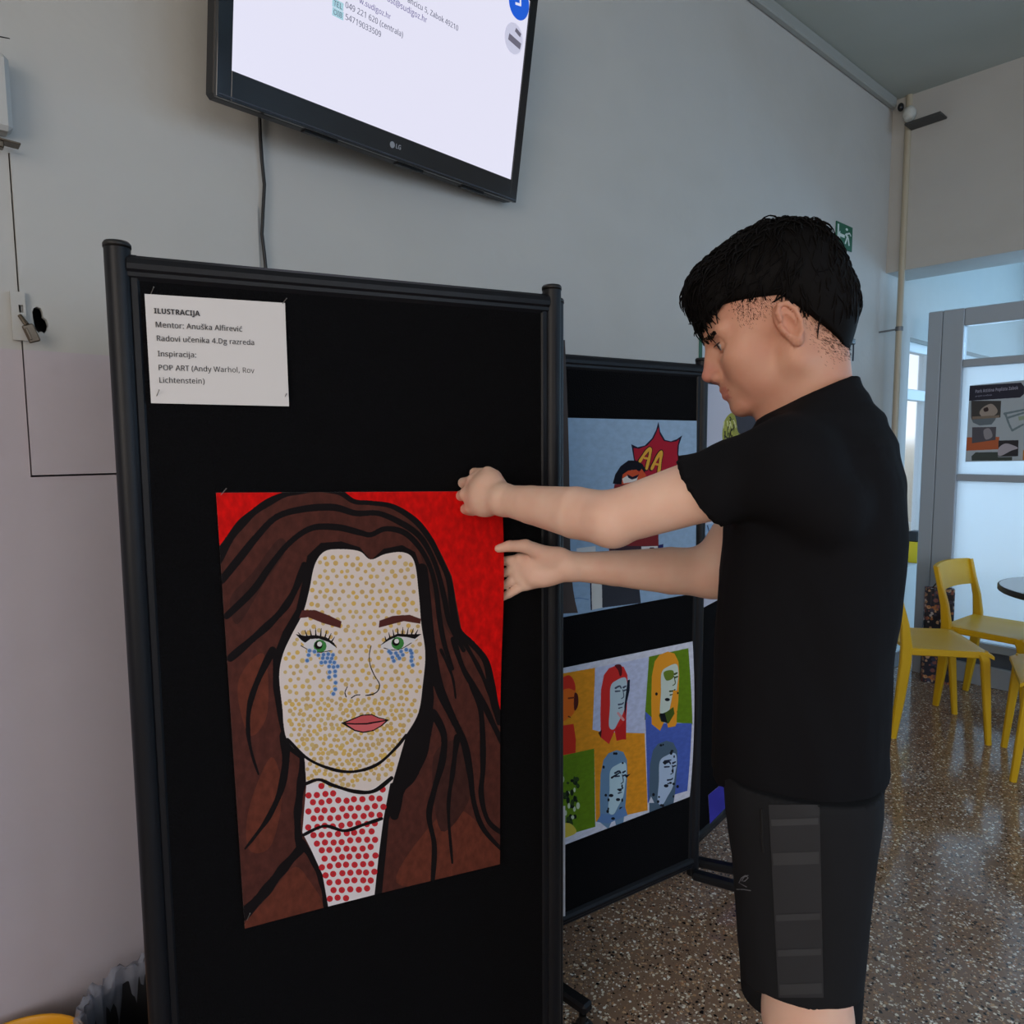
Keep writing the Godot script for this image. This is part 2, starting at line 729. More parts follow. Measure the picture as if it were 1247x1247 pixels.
func daylight(name_: String, p: Vector3, towards: Vector3, size: Vector2, energy: float, color: Color) -> void:
	var l := AreaLight3D.new()
	l.name = name_
	l.area_size = size
	l.light_energy = energy
	l.light_color = color
	l.shadow_enabled = true
	l.set("area_range", 30.0)
	l.transform = room * Transform3D(Basis.looking_at(towards), p)
	add_child(l, true)


func wall_with_holes(g: G, along: int, from: float, to: float, top: float, at0: float, at1: float, holes: Array) -> void:
	# a wall from `from` to `to` on axis `along` (0 = x, 2 = z), thickness at0..at1 on the other axis; holes: [start, end, low, high]
	var put := func(a: float, b: float, y0: float, y1: float) -> void:
		if b - a < 0.001 or y1 - y0 < 0.001:
			return
		var mid := Vector3((at0 + at1) / 2, (y0 + y1) / 2, (a + b) / 2)
		var size := Vector3(absf(at1 - at0), y1 - y0, b - a)
		if along == 0:
			mid = Vector3(mid.z, mid.y, mid.x)
			size = Vector3(size.z, size.y, size.x)
		g.box(mid, size)
	var x := from
	for h in holes:
		put.call(x, h[0], 0.0, top)
		put.call(h[0], h[1], 0.0, h[2])
		put.call(h[0], h[1], h[3], top)
		x = h[1]
	put.call(x, to, 0.0, top)


func window(n_: int, along: int, a: float, b: float, y0: float, y1: float, w: float, panes: int, transom := 0.0) -> void:
	var frame := G.new()
	var white := mat("window_frame_white", c8(222, 224, 224), 0.45)
	var add := func(g: G, m: float, y: float, len_: float, hei: float, th: float) -> void:
		if along == 0:
			g.box(Vector3(m, y, w), Vector3(len_, hei, th), Basis.IDENTITY, 0.004)
		else:
			g.box(Vector3(w, y, m), Vector3(th, hei, len_), Basis.IDENTITY, 0.004)
	for i in panes + 1:
		add.call(frame, lerpf(a + 0.03, b - 0.03, float(i) / panes), (y0 + y1) / 2, 0.06, y1 - y0, 0.06)
	for y in [y0 + 0.03, y1 - 0.03]:
		add.call(frame, (a + b) / 2, y, b - a, 0.06, 0.058)
	if transom > 0.0:
		add.call(frame, (a + b) / 2, transom, b - a, 0.07, 0.056)
	var o := struct("window_%d" % n_, frame, white)
	var glass := mat("window_glass", Color(1, 1, 1, 0.04), 0.02, {"transparency": BaseMaterial3D.TRANSPARENCY_ALPHA})
	for i in panes:
		var p := G.new()
		var pa := lerpf(a + 0.03, b - 0.03, float(i) / panes)
		var pb := lerpf(a + 0.03, b - 0.03, float(i + 1) / panes)
		add.call(p, (pa + pb) / 2, (y0 + y1) / 2, pb - pa - 0.06, y1 - y0 - 0.12, 0.006)
		obj("pane", p, glass, o)


func build_room() -> void:
	var upper := mat("wall_paint_white", Color.WHITE, 0.85, {"albedo_texture": noise_tex(0.006, 512, [c8(182, 182, 178), c8(189, 189, 186), c8(184, 185, 184)], 5), "uv1_triplanar": true, "uv1_world_triplanar": true, "uv1_scale": Vector3.ONE * 0.6, "normal_enabled": true, "normal_scale": 0.12, "normal_texture": noise_tex(0.05, 512, [], 9, true, 3.0)})
	var lower := mat("wall_paint_lilac", Color.WHITE, 0.7, {"albedo_texture": noise_tex(0.006, 512, [c8(182, 174, 182), c8(189, 181, 189), c8(184, 177, 186)], 6), "uv1_triplanar": true, "uv1_world_triplanar": true, "uv1_scale": Vector3.ONE * 0.6, "normal_enabled": true, "normal_scale": 0.12, "normal_texture": noise_tex(0.05, 512, [], 9, true, 3.0)})
	var dado := 1.61
	var g := G.new()
	# television wall: white above, lilac below; a window where it runs on into the far room
	var nx0 := (in_room(on_wall(5, 185)).x + in_room(on_wall(42, 581)).x) / 2
	var nx1 := in_room(on_wall(312, 240)).x
	niche = [nx0, nx1, in_room(on_wall(42, 581)).y, in_room(on_wall(5, 185)).y]
	wall_with_holes(g, 0, 4.35, 7.6, 3.3, -0.3, 0.0, [[4.75, 6.9, 0.62, 2.05]])
	var block := func(gg: G, xa: float, xb: float, ya: float, yb: float, za := -0.3) -> void:
		gg.box(Vector3((xa + xb) / 2, (ya + yb) / 2, za / 2), Vector3(xb - xa, yb - ya, -za))
	block.call(g, -2.8, nx0, dado, 3.3)
	block.call(g, nx0, nx1, niche[3], 3.3)
	block.call(g, nx1, 4.35, dado, 3.3)
	g.box(Vector3((nx0 + nx1) / 2, (niche[2] + niche[3]) / 2, -0.28), Vector3(nx1 - nx0, niche[3] - niche[2], 0.04))
	var wl := struct("wall_left", g, upper)
	g = G.new()
	block.call(g, -2.8, nx0, 0.0, dado)
	block.call(g, nx0, nx1, 0.0, niche[2])
	block.call(g, nx1, 4.35, 0.0, dado)
	obj("painted_dado", g, lower, wl)
	g = G.new()
	wall_with_holes(g, 0, -2.8, 7.6, 3.3, 6.0, 6.3, [[-2.5, -1.0, 1.0, 3.1], [-0.7, 0.8, 1.0, 3.1], [1.1, 2.4, 1.0, 3.1], [2.7, 4.1, 1.0, 3.1], [5.3, 7.2, 1.0, 3.1]])
	struct("wall_right", g, upper)
	g = G.new()
	wall_with_holes(g, 2, -0.3, 6.3, 3.3, -3.1, -2.8, [[1.3, 4.1, 1.0, 3.1]])
	struct("wall_back", g, upper)
	g = G.new()
	wall_with_holes(g, 2, -0.3, 6.3, 3.3, 7.6, 7.9, [[0.7, 4.5, 0.55, 2.7]])
	struct("wall_front", g, upper)
	window(1, 0, -2.5, -1.0, 1.0, 3.1, 6.1, 2)
	window(2, 0, -0.7, 0.8, 1.0, 3.1, 6.1, 2)
	window(7, 0, 1.1, 2.4, 1.0, 3.1, 6.1, 2)
	window(8, 2, 1.3, 4.1, 1.0, 3.1, -2.92, 3)
	window(3, 0, 5.3, 7.2, 1.0, 3.1, 6.1, 3)
	window(6, 0, 2.7, 4.1, 1.0, 3.1, 6.1, 2)
	window(4, 2, 0.7, 4.5, 0.55, 2.7, 7.75, 4)
	window(5, 0, 4.75, 6.9, 0.62, 2.05, -0.1, 4, 1.72)
	# ceiling, with the beam over the opening to the far room
	var ceil_m := mat("ceiling_paint", Color.WHITE, 0.9, {"albedo_texture": noise_tex(0.004, 512, [c8(172, 180, 174), c8(182, 190, 186)], 8), "uv1_triplanar": true, "uv1_world_triplanar": true, "uv1_scale": Vector3.ONE * 0.4})
	g = G.new()
	g.box(Vector3(2.4, 3.4, 3.0), Vector3(11.0, 0.2, 6.6))
	struct("ceiling", g, ceil_m)
	g = G.new()
	g.box(Vector3(4.5, 2.835, 3.0), Vector3(0.3, 0.93, 6.0))
	struct("trim_1", g, upper)
	# floor: terrazzo
	g = G.new()
	g.box(Vector3(2.4, -0.1, 3.0), Vector3(11.0, 0.2, 6.6))
	struct("floor", g, terrazzo())
	# skirting: brown with a white line above
	var brown := mat("skirting_brown", c8(70, 48, 38), 0.5)
	g = G.new()
	g.box(Vector3(2.4, 0.05, 0.008), Vector3(10.38, 0.1, 0.016), Basis.IDENTITY, 0.003)
	var sk := struct("baseboard_left", g, brown)
	g = G.new()
	g.box(Vector3(2.4, 0.107, 0.006), Vector3(10.38, 0.014, 0.012))
	obj("top_strip", g, mat("trim_white", c8(205, 206, 206), 0.5), sk)
	# cable duct under the ceiling and the riser pipe in the corner
	var pw := mat("duct_paint", c8(160, 165, 163), 0.55)
	g = G.new()
	g.box(Vector3(0.77, 3.2725, 0.016), Vector3(7.1, 0.055, 0.032), Basis.IDENTITY, 0.006)
	struct("trim_2", g, pw)
	var u := in_room(on_wall(1080, 300)).x
	g = G.new()
	g.tube([Vector3(u, 0.0, 0.085), Vector3(u, 3.3, 0.085)], 0.017, 0.017, 14, false)
	var pipe := thing("riser_pipe", "thin cream heating pipe rising beside the ceiling beam", "pipe", room)
	obj("pipe", g, mat("pipe_cream", c8(178, 170, 150), 0.4), pipe)
	for y in [2.05, 0.55]:
		g = G.new()
		g.tube([Vector3(u, y, 0.085), Vector3(u - 0.02, y - 0.006, 0.05), Vector3(u - 0.06, y - 0.015, 0.0)], 0.005, 0.005, 8)
		g.tube([Vector3(u, y - 0.012, 0.085), Vector3(u, y + 0.012, 0.085)], 0.0205, 0.0205, 14)
		obj("clamp", g, mat("clamp_grey", c8(110, 112, 114), 0.45, {"metallic": 0.6}), pipe)


func terrazzo() -> StandardMaterial3D:
	var n := 1536
	var im := Image.create(n, n, false, Image.FORMAT_RGB8)
	im.fill(c8(140, 114, 94))
	var rng := RandomNumberGenerator.new()
	rng.seed = 77
	var tones := [c8(244, 236, 216), c8(222, 210, 188), c8(252, 248, 238), c8(46, 40, 38), c8(66, 54, 48), c8(196, 160, 124), c8(206, 172, 134), c8(136, 112, 98), c8(30, 28, 28), c8(168, 152, 138), c8(176, 128, 96), c8(132, 110, 94), c8(190, 150, 112), c8(236, 226, 204)]
	var px := n / 1.3
	for k in 34000:
		var big := rng.randf()
		var r := lerpf(0.0013, 0.0062, big * big) * px
		var cx := rng.randf() * n
		var cy := rng.randf() * n
		var col: Color = tones[rng.randi() % tones.size()]
		var an := rng.randf() * TAU
		var asp := rng.randf_range(0.45, 0.95)
		var pts := []
		var m := 6
		for i in m:
			var t := TAU * i / m + rng.randf_range(-0.35, 0.35)
			var p := Vector2(cos(t) * r, sin(t) * r * asp) * rng.randf_range(0.75, 1.2)
			pts.append(Vector2(cx, cy) + p.rotated(an))
		for y in range(int(cy - r * 1.3), int(cy + r * 1.3) + 1):
			var yy := y + 0.5
			var lo := 1e9
			var hi := -1e9
			for i in m:
				var a: Vector2 = pts[i]
				var b: Vector2 = pts[(i + 1) % m]
				if (a.y <= yy) != (b.y <= yy):
					var xx := a.x + (yy - a.y) / (b.y - a.y) * (b.x - a.x)
					lo = minf(lo, xx)
					hi = maxf(hi, xx)
			if hi > lo:
				var wd := maxi(1, int(hi - lo + 0.5))
				var x0 := posmod(int(lo), n)
				im.fill_rect(Rect2i(x0, posmod(y, n), wd, 1), col)
				if x0 + wd > n:
					im.fill_rect(Rect2i(0, posmod(y, n), x0 + wd - n, 1), col)
	return mat("terrazzo", c8(255, 254, 252), 0.14, {"albedo_texture": ImageTexture.create_from_image(im), "uv1_triplanar": true, "uv1_world_triplanar": true, "uv1_scale": Vector3.ONE / 1.3, "roughness_texture": noise_tex(0.01, 512, [Color(0.75, 0.75, 0.75), Color(1, 1, 1)], 31), "metallic_specular": 0.55})


func fit_text(parent: Node3D, name_: String, text: String, a: Vector3, b: Vector3, normal: Vector3, m: Material, bold := false, tall := 1.0) -> void:
	# lettering whose box starts at a (upper end) and reaches to b along the line
	var top: Node3D = parent
	var back := Transform3D()
	while top != self:
		back = top.transform * back
		top = top.get_parent()
	var x := (b - a).normalized()
	var y := normal.cross(x).normalized()
	var o := part_lines(parent, name_, text, 0.1, Transform3D(), m, bold)
	var box: AABB = o.mesh.get_aabb()
	var k := (b - a).length() / box.size.x
	var xf := Transform3D(Basis(x * k, y * k * tall, normal), a)
	o.transform = back.affine_inverse() * xf * Transform3D(Basis.IDENTITY, Vector3(-box.position.x, -box.end.y, 0))


func build_television() -> void:
	var bl := on_wall(262, 117, 0.17)
	var br := on_wall(627, 247, 0.05)
	var x := (br - bl).normalized()
	var z0 := x.cross(Vector3.UP).normalized()
	var up := z0.cross(x).normalized()
	var tilt := deg_to_rad(10.0)
	var y := (up * cos(tilt) + z0 * sin(tilt)).normalized()
	var z := x.cross(y)
	var wide := (br - bl).length()
	var high := wide * 0.605
	var xf := Transform3D(Basis(x, y, z), bl)
	var t := thing("tv", "black flat television tilted forward on the wall with a lit white screen", "television", xf)
	var gloss := mat("tv_gloss_black", c8(16, 17, 22), 0.12, {"metallic_specular": 0.6})
	var matte := mat("tv_matte_black", c8(20, 20, 22), 0.5)
	var g := G.new()
	g.box(Vector3(wide / 2, high / 2, -0.026), Vector3(wide, high, 0.044), Basis.IDENTITY, 0.008)
	g.box(Vector3(wide / 2, high / 2, -0.058), Vector3(wide * 0.7, high * 0.6, 0.03), Basis.IDENTITY, 0.012)
	obj("housing", g, matte, t)
	var back := xf.affine_inverse()
	var s0 := back * on_plane(281, 88, bl, z)
	var s1 := back * on_plane(622, 218, bl, z)
	var left := s0.x
	var right := s1.x
	var low := (s0.y + s1.y) / 2
	var hi := high - 0.035
	g = G.new()
	g.box(Vector3(left / 2, high / 2, -0.001), Vector3(left, high, 0.012), Basis.IDENTITY, 0.0008)
	g.box(Vector3((right + wide) / 2, high / 2, -0.001), Vector3(wide - right, high, 0.012), Basis.IDENTITY, 0.0008)
	g.box(Vector3((left + right) / 2, low / 2, -0.001), Vector3(right - left, low, 0.012), Basis.IDENTITY, 0.0008)
	g.box(Vector3((left + right) / 2, (hi + high) / 2, -0.001), Vector3(right - left, high - hi, 0.012), Basis.IDENTITY, 0.003)
	var bez := obj("bezel", g, gloss, t)
	g = G.new()
	g.box(Vector3(wide / 2, 0.006, 0.0055), Vector3(wide - 0.01, 0.003, 0.003), Basis.IDENTITY, 0.001)
	obj("edge_strip", g, mat("tv_edge_grey", c8(70, 74, 84), 0.3), bez)
	# maker's mark
	var mark := mat("tv_mark", c8(150, 152, 158), 0.3)
	var mp := back * on_plane(476, 176.5, bl, z)
	g = G.new()
	g.prism(G.circle(0.0075, 20), 0.0012, Transform3D(Basis.IDENTITY, Vector3(mp.x, mp.y, 0.005)))
	obj("maker_disc", g, mark, bez)
	fit_text(bez, "maker_lettering", "LG", xf * Vector3(mp.x + 0.012, mp.y + 0.006, 0.0052), xf * Vector3(mp.x + 0.028, mp.y + 0.006, 0.0052), z, mark, true)
	# speaker slots and the bracket
	for sl in [0.28, 0.57, 0.82]:
		g = G.new()
		g.box(Vector3(wide * sl, -0.0015, -0.02), Vector3(0.09, 0.005, 0.016), Basis.IDENTITY, 0.001)
		obj("speaker_slot", g, matte, t)
	g = G.new()
	var wp := back * (room * Vector3(in_room(xf * Vector3(wide / 2, high / 2, 0)).x, 2.42, 0.0))
	g.tube([Vector3(wide / 2, high / 2, -0.06), wp], 0.02, 0.02, 8)
	obj("wall_bracket", g, matte, t)
	# screen
	var sm := mat("tv_screen_glow", c8(40, 40, 44), 0.25, {"emission_enabled": true, "emission": c8(234, 233, 252), "emission_energy_multiplier": 0.92})
	g = G.new()
	g.box(Vector3((left + right) / 2, (low + hi) / 2, -0.002), Vector3(right - left, hi - low, 0.004))
	var sc := obj("screen", g, sm, t)
	var sp := bl + z * 0.0006
	var grey := mat("screen_text_grey", c8(120, 120, 138), 0.6, {"emission_enabled": true, "emission": c8(96, 96, 116), "emission_energy_multiplier": 0.35})
	var lilac := mat("screen_text_link", c8(120, 110, 150), 0.6, {"emission_enabled": true, "emission": c8(112, 104, 160), "emission_energy_multiplier": 0.45})
	var P := func(px: float, py: float) -> Vector3: return on_plane(px, py, sp, z)
	var row := func(name_: String, text: String, ax: float, ay: float, bx: float, m: Material) -> void:
		var a: Vector3 = P.call(ax, ay)
		var bb: Vector3 = P.call(bx, ay)
		var la := back * a
		var lb := back * bb
		# the line runs along the screen: its end lies where the given column crosses that line
		var r := ray(bx, 0.0)
		var best := 0.0
		for k in 400:
			var q := xf * Vector3(la.x + k * 0.001, la.y, la.z)
			var cpt := cam_basis.inverse() * (q - EYE)
			if 623.5 + cpt.x / -cpt.z * F >= bx:
				best = k * 0.001
				break
		fit_text(sc, name_, text, a, xf * Vector3(la.x + best, la.y, la.z), z, m)
	row.call("lettering", "ancicu 5, Zabok 49210", 497, -5, 558, grey)
	row.call("lettering", "ost@sudigoz.hr", 472, -7, 520, lilac)
	row.call("lettering", "w.sudigoz.hr", 438, -4, 476, lilac)
	row.call("lettering", "049 221 620 (centrala)", 421, 1, 491, grey)
	row.call("lettering", "54719033509", 421, 16, 464, grey)
	var tab := mat("screen_tab", c8(150, 190, 200), 0.6, {"emission_enabled": true, "emission": c8(166, 204, 214), "emission_energy_multiplier": 0.6})
	for r in [[405, -2, 418, 9, "TEL"], [405, 9, 418, 20, "OIB"]]:
		var a: Vector3 = back * P.call(r[0], r[1])
		var bb: Vector3 = back * P.call(r[2], r[3] + 3)
		g = G.new()
		g.box(Vector3((a.x + bb.x) / 2, (a.y + bb.y) / 2 - 0.001, 0.0005), Vector3(bb.x - a.x, 0.016, 0.001))
		obj("tab", g, tab, sc)
		fit_text(sc, "lettering", r[4], xf * Vector3(a.x + 0.003, (a.y + bb.y) / 2 + 0.004, 0.0011), xf * Vector3(bb.x - 0.004, (a.y + bb.y) / 2 + 0.004, 0.0011), z, grey)
	var d0: Vector3 = back * P.call(632, 3)
	g = G.new()
	g.prism(G.circle(0.042, 32), 0.001, Transform3D(Basis.IDENTITY, d0))
	obj("round_badge", g, mat("screen_blue", c8(20, 70, 170), 0.6, {"emission_enabled": true, "emission": c8(18, 84, 196), "emission_energy_multiplier": 0.8}), sc)
	g = G.new()
	g.box(d0 + Vector3(-0.004, -0.006, 0.0012), Vector3(0.022, 0.006, 0.0008), Basis(Vector3.BACK, 0.2))
	g.box(d0 + Vector3(0.004, 0.004, 0.0012), Vector3(0.006, 0.022, 0.0008), Basis(Vector3.BACK, 0.2))
	obj("badge_stroke", g, sm, sc)
	var d1: Vector3 = back * P.call(625.5, 47)
	g = G.new()
	g.prism(G.circle(0.038, 32), 0.001, Transform3D(Basis.IDENTITY, d1))
	obj("round_picture", g, mat("screen_pale", c8(180, 178, 194), 0.6, {"emission_enabled": true, "emission": c8(190, 188, 206), "emission_energy_multiplier": 0.75}), sc)
	g = G.new()
	g.box(d1 + Vector3(0.004, -0.006, 0.0012), Vector3(0.052, 0.016, 0.0008), Basis(Vector3.BACK, -0.15))
	g.box(d1 + Vector3(0.014, 0.02, 0.0012), Vector3(0.024, 0.01, 0.0008), Basis(Vector3.BACK, -0.3))
	obj("picture_shapes", g, mat("screen_mauve", c8(110, 104, 118), 0.6, {"emission_enabled": true, "emission": c8(110, 104, 118), "emission_energy_multiplier": 0.5}), sc)
	var l := AreaLight3D.new()
	l.name = "screen_light"
	l.area_size = Vector2(right - left, hi - low)
	l.light_energy = 0.09
	l.light_color = c8(234, 233, 252)
	l.shadow_enabled = true
	l.transform = Transform3D(Basis.IDENTITY, Vector3((left + right) / 2, (low + hi) / 2, 0.01)) * Transform3D(Basis.looking_at(Vector3(0, 0, 1)), Vector3.ZERO)
	t.add_child(l)
	# cable hanging down the wall
	var path := []
	for p in [[322, 100], [316, 138], [317, 165], [319, 195], [322, 225], [320.5, 255], [319, 285], [322, 310], [325, 340], [327, 400], [328, 480], [329, 600]]:
		path.append(on_wall(p[0], p[1], 0.012))
	path[0] = on_wall(322, 100, 0.06)
	g = G.new()
	g.tube(path, 0.0042, 0.0042, 8)
	g.shift(-path[0])
	tag(obj("tv_cable", g, mat("cable_black", c8(18, 18, 20), 0.5), self, Transform3D(Basis.IDENTITY, path[0])), "black power cable hanging down the wall below the television", "cable")


func wall_slab(g: G, corners: Array, th: float, bev := 0.0, base := 0.0) -> void:
	# a box on the television wall spanning the pixels of two opposite corners
	var a := in_room(on_wall(corners[0], corners[1], base))
	var b := in_room(on_wall(corners[2], corners[3], base))
	g.box(Vector3((a.x + b.x) / 2, (a.y + b.y) / 2, base + th / 2), Vector3(absf(a.x - b.x), absf(a.y - b.y), th), Basis.IDENTITY, bev)


func build_wall_fittings() -> void:
	var upper: Material = mats["wall_paint_white"]
	var lower: Material = mats["wall_paint_lilac"]
	# cupboard door set flush in its niche, painted like the wall; the lock has been knocked out of it
	var t := thing("cupboard_door", "painted cupboard door set flush in the wall with a broken lock", "cupboard door", room)
	var x0: float = niche[0] + 0.0025
	var x1: float = niche[1] - 0.0005
	var y0: float = niche[2] + 0.004
	var y1: float = niche[3] - 0.0003
	var hole := []
	var list := [350, 440, 365, 402, 400, 388, 440, 402, 462, 445, 468, 500, 505, 530, 525, 590, 510, 645, 478, 680, 450, 655, 415, 668, 380, 625, 366, 560, 355, 500]
	for i in range(0, list.size(), 2):
		var q := in_room(on_wall(list[i] / 8.908, 330 + list[i + 1] / 8.907, 0.006))
		hole.append(Vector2(q.x, q.y))
	# the leaf is cut along the hole into a piece on either side of it
	var hi_i := 0
	var lo_i := 0
	for i in hole.size():
		if hole[i].y > hole[hi_i].y:
			hi_i = i
		if hole[i].y < hole[lo_i].y:
			lo_i = i
	var sides := [PackedVector2Array([Vector2(x0, 1.61), Vector2(x0, y1), Vector2(hole[hi_i].x, y1)]), PackedVector2Array([Vector2(x1, 1.61), Vector2(x1, y1), Vector2(hole[hi_i].x, y1)])]
	var k := hi_i
	while true:                          # forwards round the hole: its right-hand edge
		sides[1].append(hole[k])
		if k == lo_i:
			break
		k = (k + 1) % hole.size()
	k = hi_i
	while true:                          # backwards: its left-hand edge
		sides[0].append(hole[k])
		if k == lo_i:
			break
		k = (k - 1 + hole.size()) % hole.size()
	var g := G.new()
	for s in sides:
		s.append(Vector2(hole[lo_i].x, 1.61))
		g.prism(s, 0.016, Transform3D(Basis.IDENTITY, Vector3(0, 0, -0.01)))
	obj("upper_leaf", g, upper, t)
	g = G.new()
	g.box(Vector3((x0 + x1) / 2, (1.61 + y0) / 2, -0.002), Vector3(x1 - x0, 1.61 - y0, 0.016))
	obj("lower_leaf", g, lower, t)
	# lock block with a slot through it
	var l0 := in_room(on_wall(12, 354, 0.014))
	var l1 := in_room(on_wall(34, 415, 0.014))
	var m0s := in_room(on_wall(200 / 8.908, 371, 0.014))
	var m1s := in_room(on_wall(255 / 8.908, 381, 0.014))
	g = G.new()
	for q in [[l0.x, m0s.x, l1.y, l0.y], [m1s.x, l1.x, l1.y, l0.y], [m0s.x, m1s.x, m0s.y, l0.y], [m0s.x, m1s.x, l1.y, m1s.y]]:
		g.box(Vector3((q[0] + q[1]) / 2, (q[2] + q[3]) / 2, 0.0105), Vector3(q[1] - q[0], q[3] - q[2], 0.009))
	obj("lock_block", g, upper, t)
	var metal := mat("hasp_metal", c8(108, 98, 86), 0.35, {"metallic": 0.8})
	g = G.new()
	var h0 := in_room(on_wall(24, 384, 0.016))
	var h1 := in_room(on_wall(33, 396, 0.026))
	var h2 := in_room(on_wall(43, 416, 0.03))
	g.tube([h0, h1], 0.004, 0.005, 8)
	var dirv := (h2 - h1)
	var ang := atan2(dirv.y, dirv.x)
	g.box((h1 + h2) / 2, Vector3(dirv.length() * 1.05, 0.02, 0.006), Basis(Vector3.BACK, ang), 0.002)
	g.box((h1 + h2) / 2 + Vector3(-0.005, -0.002, 0.005), Vector3(dirv.length() * 0.7, 0.005, 0.004), Basis(Vector3.BACK, ang), 0.001)
	obj("hasp", g, metal, t)
	# white box with a metal clip above the door
	var bx := thing("junction_box", "white wall box with a metal clip above the cupboard door", "wall box", room)
	var p0 := in_room(on_wall(-60, 45, 0.045))
	var p1 := in_room(on_wall(17, 160, 0.045))
	g = G.new()
	g.box(Vector3((p0.x + p1.x) / 2, (p0.y + p1.y) / 2, 0.0225), Vector3(p1.x - p0.x, p0.y - p1.y, 0.045), Basis.IDENTITY, 0.008)
	obj("cover", g, upper, bx)
	g = G.new()
	var c0 := in_room(on_wall(-10, 164, 0.04))
	var c1 := in_room(on_wall(24, 164, 0.04))
	g.box(Vector3((c0.x + c1.x) / 2, c0.y - 0.006, 0.032), Vector3(c1.x - c0.x, 0.004, 0.03), Basis(Vector3.BACK, -0.04), 0.001)
	g.box(Vector3(c0.x + 0.012, c0.y - 0.012, 0.032), Vector3(0.012, 0.014, 0.02), Basis.IDENTITY, 0.002)
	obj("clip", g, metal, bx)
	g = G.new()
	var w0 := in_room(on_wall(-14, 42, 0.05))
	var w1 := in_room(on_wall(12, 47, 0.05))
	g.tube([w0, w1], 0.0018, 0.0008, 6)
	obj("wire_end", g, mat("wire_black", c8(20, 20, 22), 0.6), bx)
	# green emergency exit sign
	var e0 := in_room(on_wall(1018.5, 272, 0.004))
	var e1 := in_room(on_wall(1037, 307, 0.004))
	var ex := thing("exit_sign", "green emergency exit sign with white arrow on the far wall", "sign", room * Transform3D(Basis.IDENTITY, Vector3(e0.x, e1.y, 0.0)))
	var ew := e1.x - e0.x
	var eh := in_room(on_wall(1018.5, 272, 0.004)).y - in_room(on_wall(1018.5, 303, 0.004)).y
	g = G.new()
	g.box(Vector3(ew / 2, eh / 2, 0.003), Vector3(ew, eh, 0.006), Basis.IDENTITY, 0.001)
	obj("plate", g, mat("sign_green", c8(8, 92, 68), 0.5), ex)
	var wm := mat("sign_white", c8(205, 218, 214), 0.5)
	g = G.new()   # arrow
	g.prism(PackedVector2Array([Vector2(0.08, 0.5), Vector2(0.22, 0.66), Vector2(0.22, 0.56), Vector2(0.5, 0.56), Vector2(0.5, 0.44), Vector2(0.22, 0.44), Vector2(0.22, 0.34)]), 0.001, Transform3D(Basis.from_scale(Vector3(ew, eh, 1)), Vector3(0, 0, 0.006)))
	obj("arrow", g, wm, ex)
	g = G.new()   # doorway and running figure
	var sx := Transform3D(Basis.from_scale(Vector3(ew, eh, 1)), Vector3(0, 0, 0.006))
	g.prism(PackedVector2Array([Vector2(0.06, 0.12), Vector2(0.14, 0.12), Vector2(0.14, 0.9), Vector2(0.06, 0.9)]), 0.001, sx)
	obj("doorway", g, wm, ex)
	g = G.new()
	for q in [[0.55, 0.62, 0.72, 0.5, 0.1], [0.72, 0.5, 0.8, 0.2, 0.07], [0.66, 0.5, 0.55, 0.22, 0.07], [0.6, 0.62, 0.78, 0.7, 0.06], [0.78, 0.72, 0.9, 0.62, 0.05]]:
		var va := Vector2(q[0], q[1])
		var vb := Vector2(q[2], q[3])
		var nn: Vector2 = (vb - va).orthogonal().normalized() * q[4] / 2
		g.prism(PackedVector2Array([va + nn, vb + nn, vb - nn, va - nn]), 0.001, sx)
	obj("running_figure", g, wm, ex)
	g = G.new()
	var head := PackedVector2Array()
	for i in 10:
		head.append(Vector2(0.62 + 0.07 * cos(TAU * i / 10), 0.82 + 0.05 * sin(TAU * i / 10)))
	g.prism(head, 0.001, sx)
	obj("figure_head", g, wm, ex)
	# small black holder with a cord
	var k0 := in_room(on_wall(1030.5, 416, 0.02))
	var kh := thing("cord_holder", "small black holder with a short hanging cord on the wall", "wall holder", room * Transform3D(Basis.IDENTITY, Vector3(k0.x, k0.y, 0)))
	g = G.new()
	g.box(Vector3(0, 0, 0.025), Vector3(0.09, 0.03, 0.05), Basis.IDENTITY, 0.004)
	obj("holder", g, mat("plastic_black", c8(24, 24, 27), 0.4), kh)
	g = G.new()
	g.tube([Vector3(0.03, -0.01, 0.045), Vector3(0.032, -0.06, 0.045), Vector3(0.03, -0.1, 0.045)], 0.004, 0.004, 6)
	obj("cord", g, mat("cord_blue", c8(40, 52, 70), 0.6), kh)
	# notice on the wall behind the boards
	var n0 := in_room(on_wall(851, 392, 0.002))
	var n1 := in_room(on_wall(905, 480, 0.002))
	var no := thing("wall_notice", "white notice with a green edge on the wall behind the boards", "notice", room)
	g = G.new()
	g.box(Vector3((n0.x + n1.x) / 2, (n0.y + n1.y) / 2, 0.002), Vector3(n1.x - n0.x, n0.y - n1.y, 0.004))
	obj("paper", g, mat("notice_paper", c8(196, 204, 210), 0.6), no)
	g = G.new()
	g.box(Vector3(n0.x + 0.012, (n0.y + n1.y) / 2, 0.0045), Vector3(0.024, n0.y - n1.y, 0.001))
	obj("green_edge", g, mat("notice_green", c8(40, 92, 66), 0.6), no)
	g = G.new()
	for q in [[0.16, 0.05, 0.16, 0.008], [0.16, -0.05, 0.16, 0.008], [0.085, 0.0, 0.008, 0.1], [0.235, 0.0, 0.008, 0.1]]:
		g.box(Vector3(n0.x + q[0], 1.72 + q[1], 0.0045), Vector3(q[2], q[3], 0.001))
	obj("printed_frame", g, mat("notice_blue", c8(44, 54, 96), 0.6), no)
	# camera on the beam
	var cu := 4.35
	var bp := func(px: float, py: float) -> Vector3: return in_room(on_plane(px, py, room * Vector3(cu, 0, 0), room.basis.x))
	var m0: Vector3 = bp.call(1108, 142)
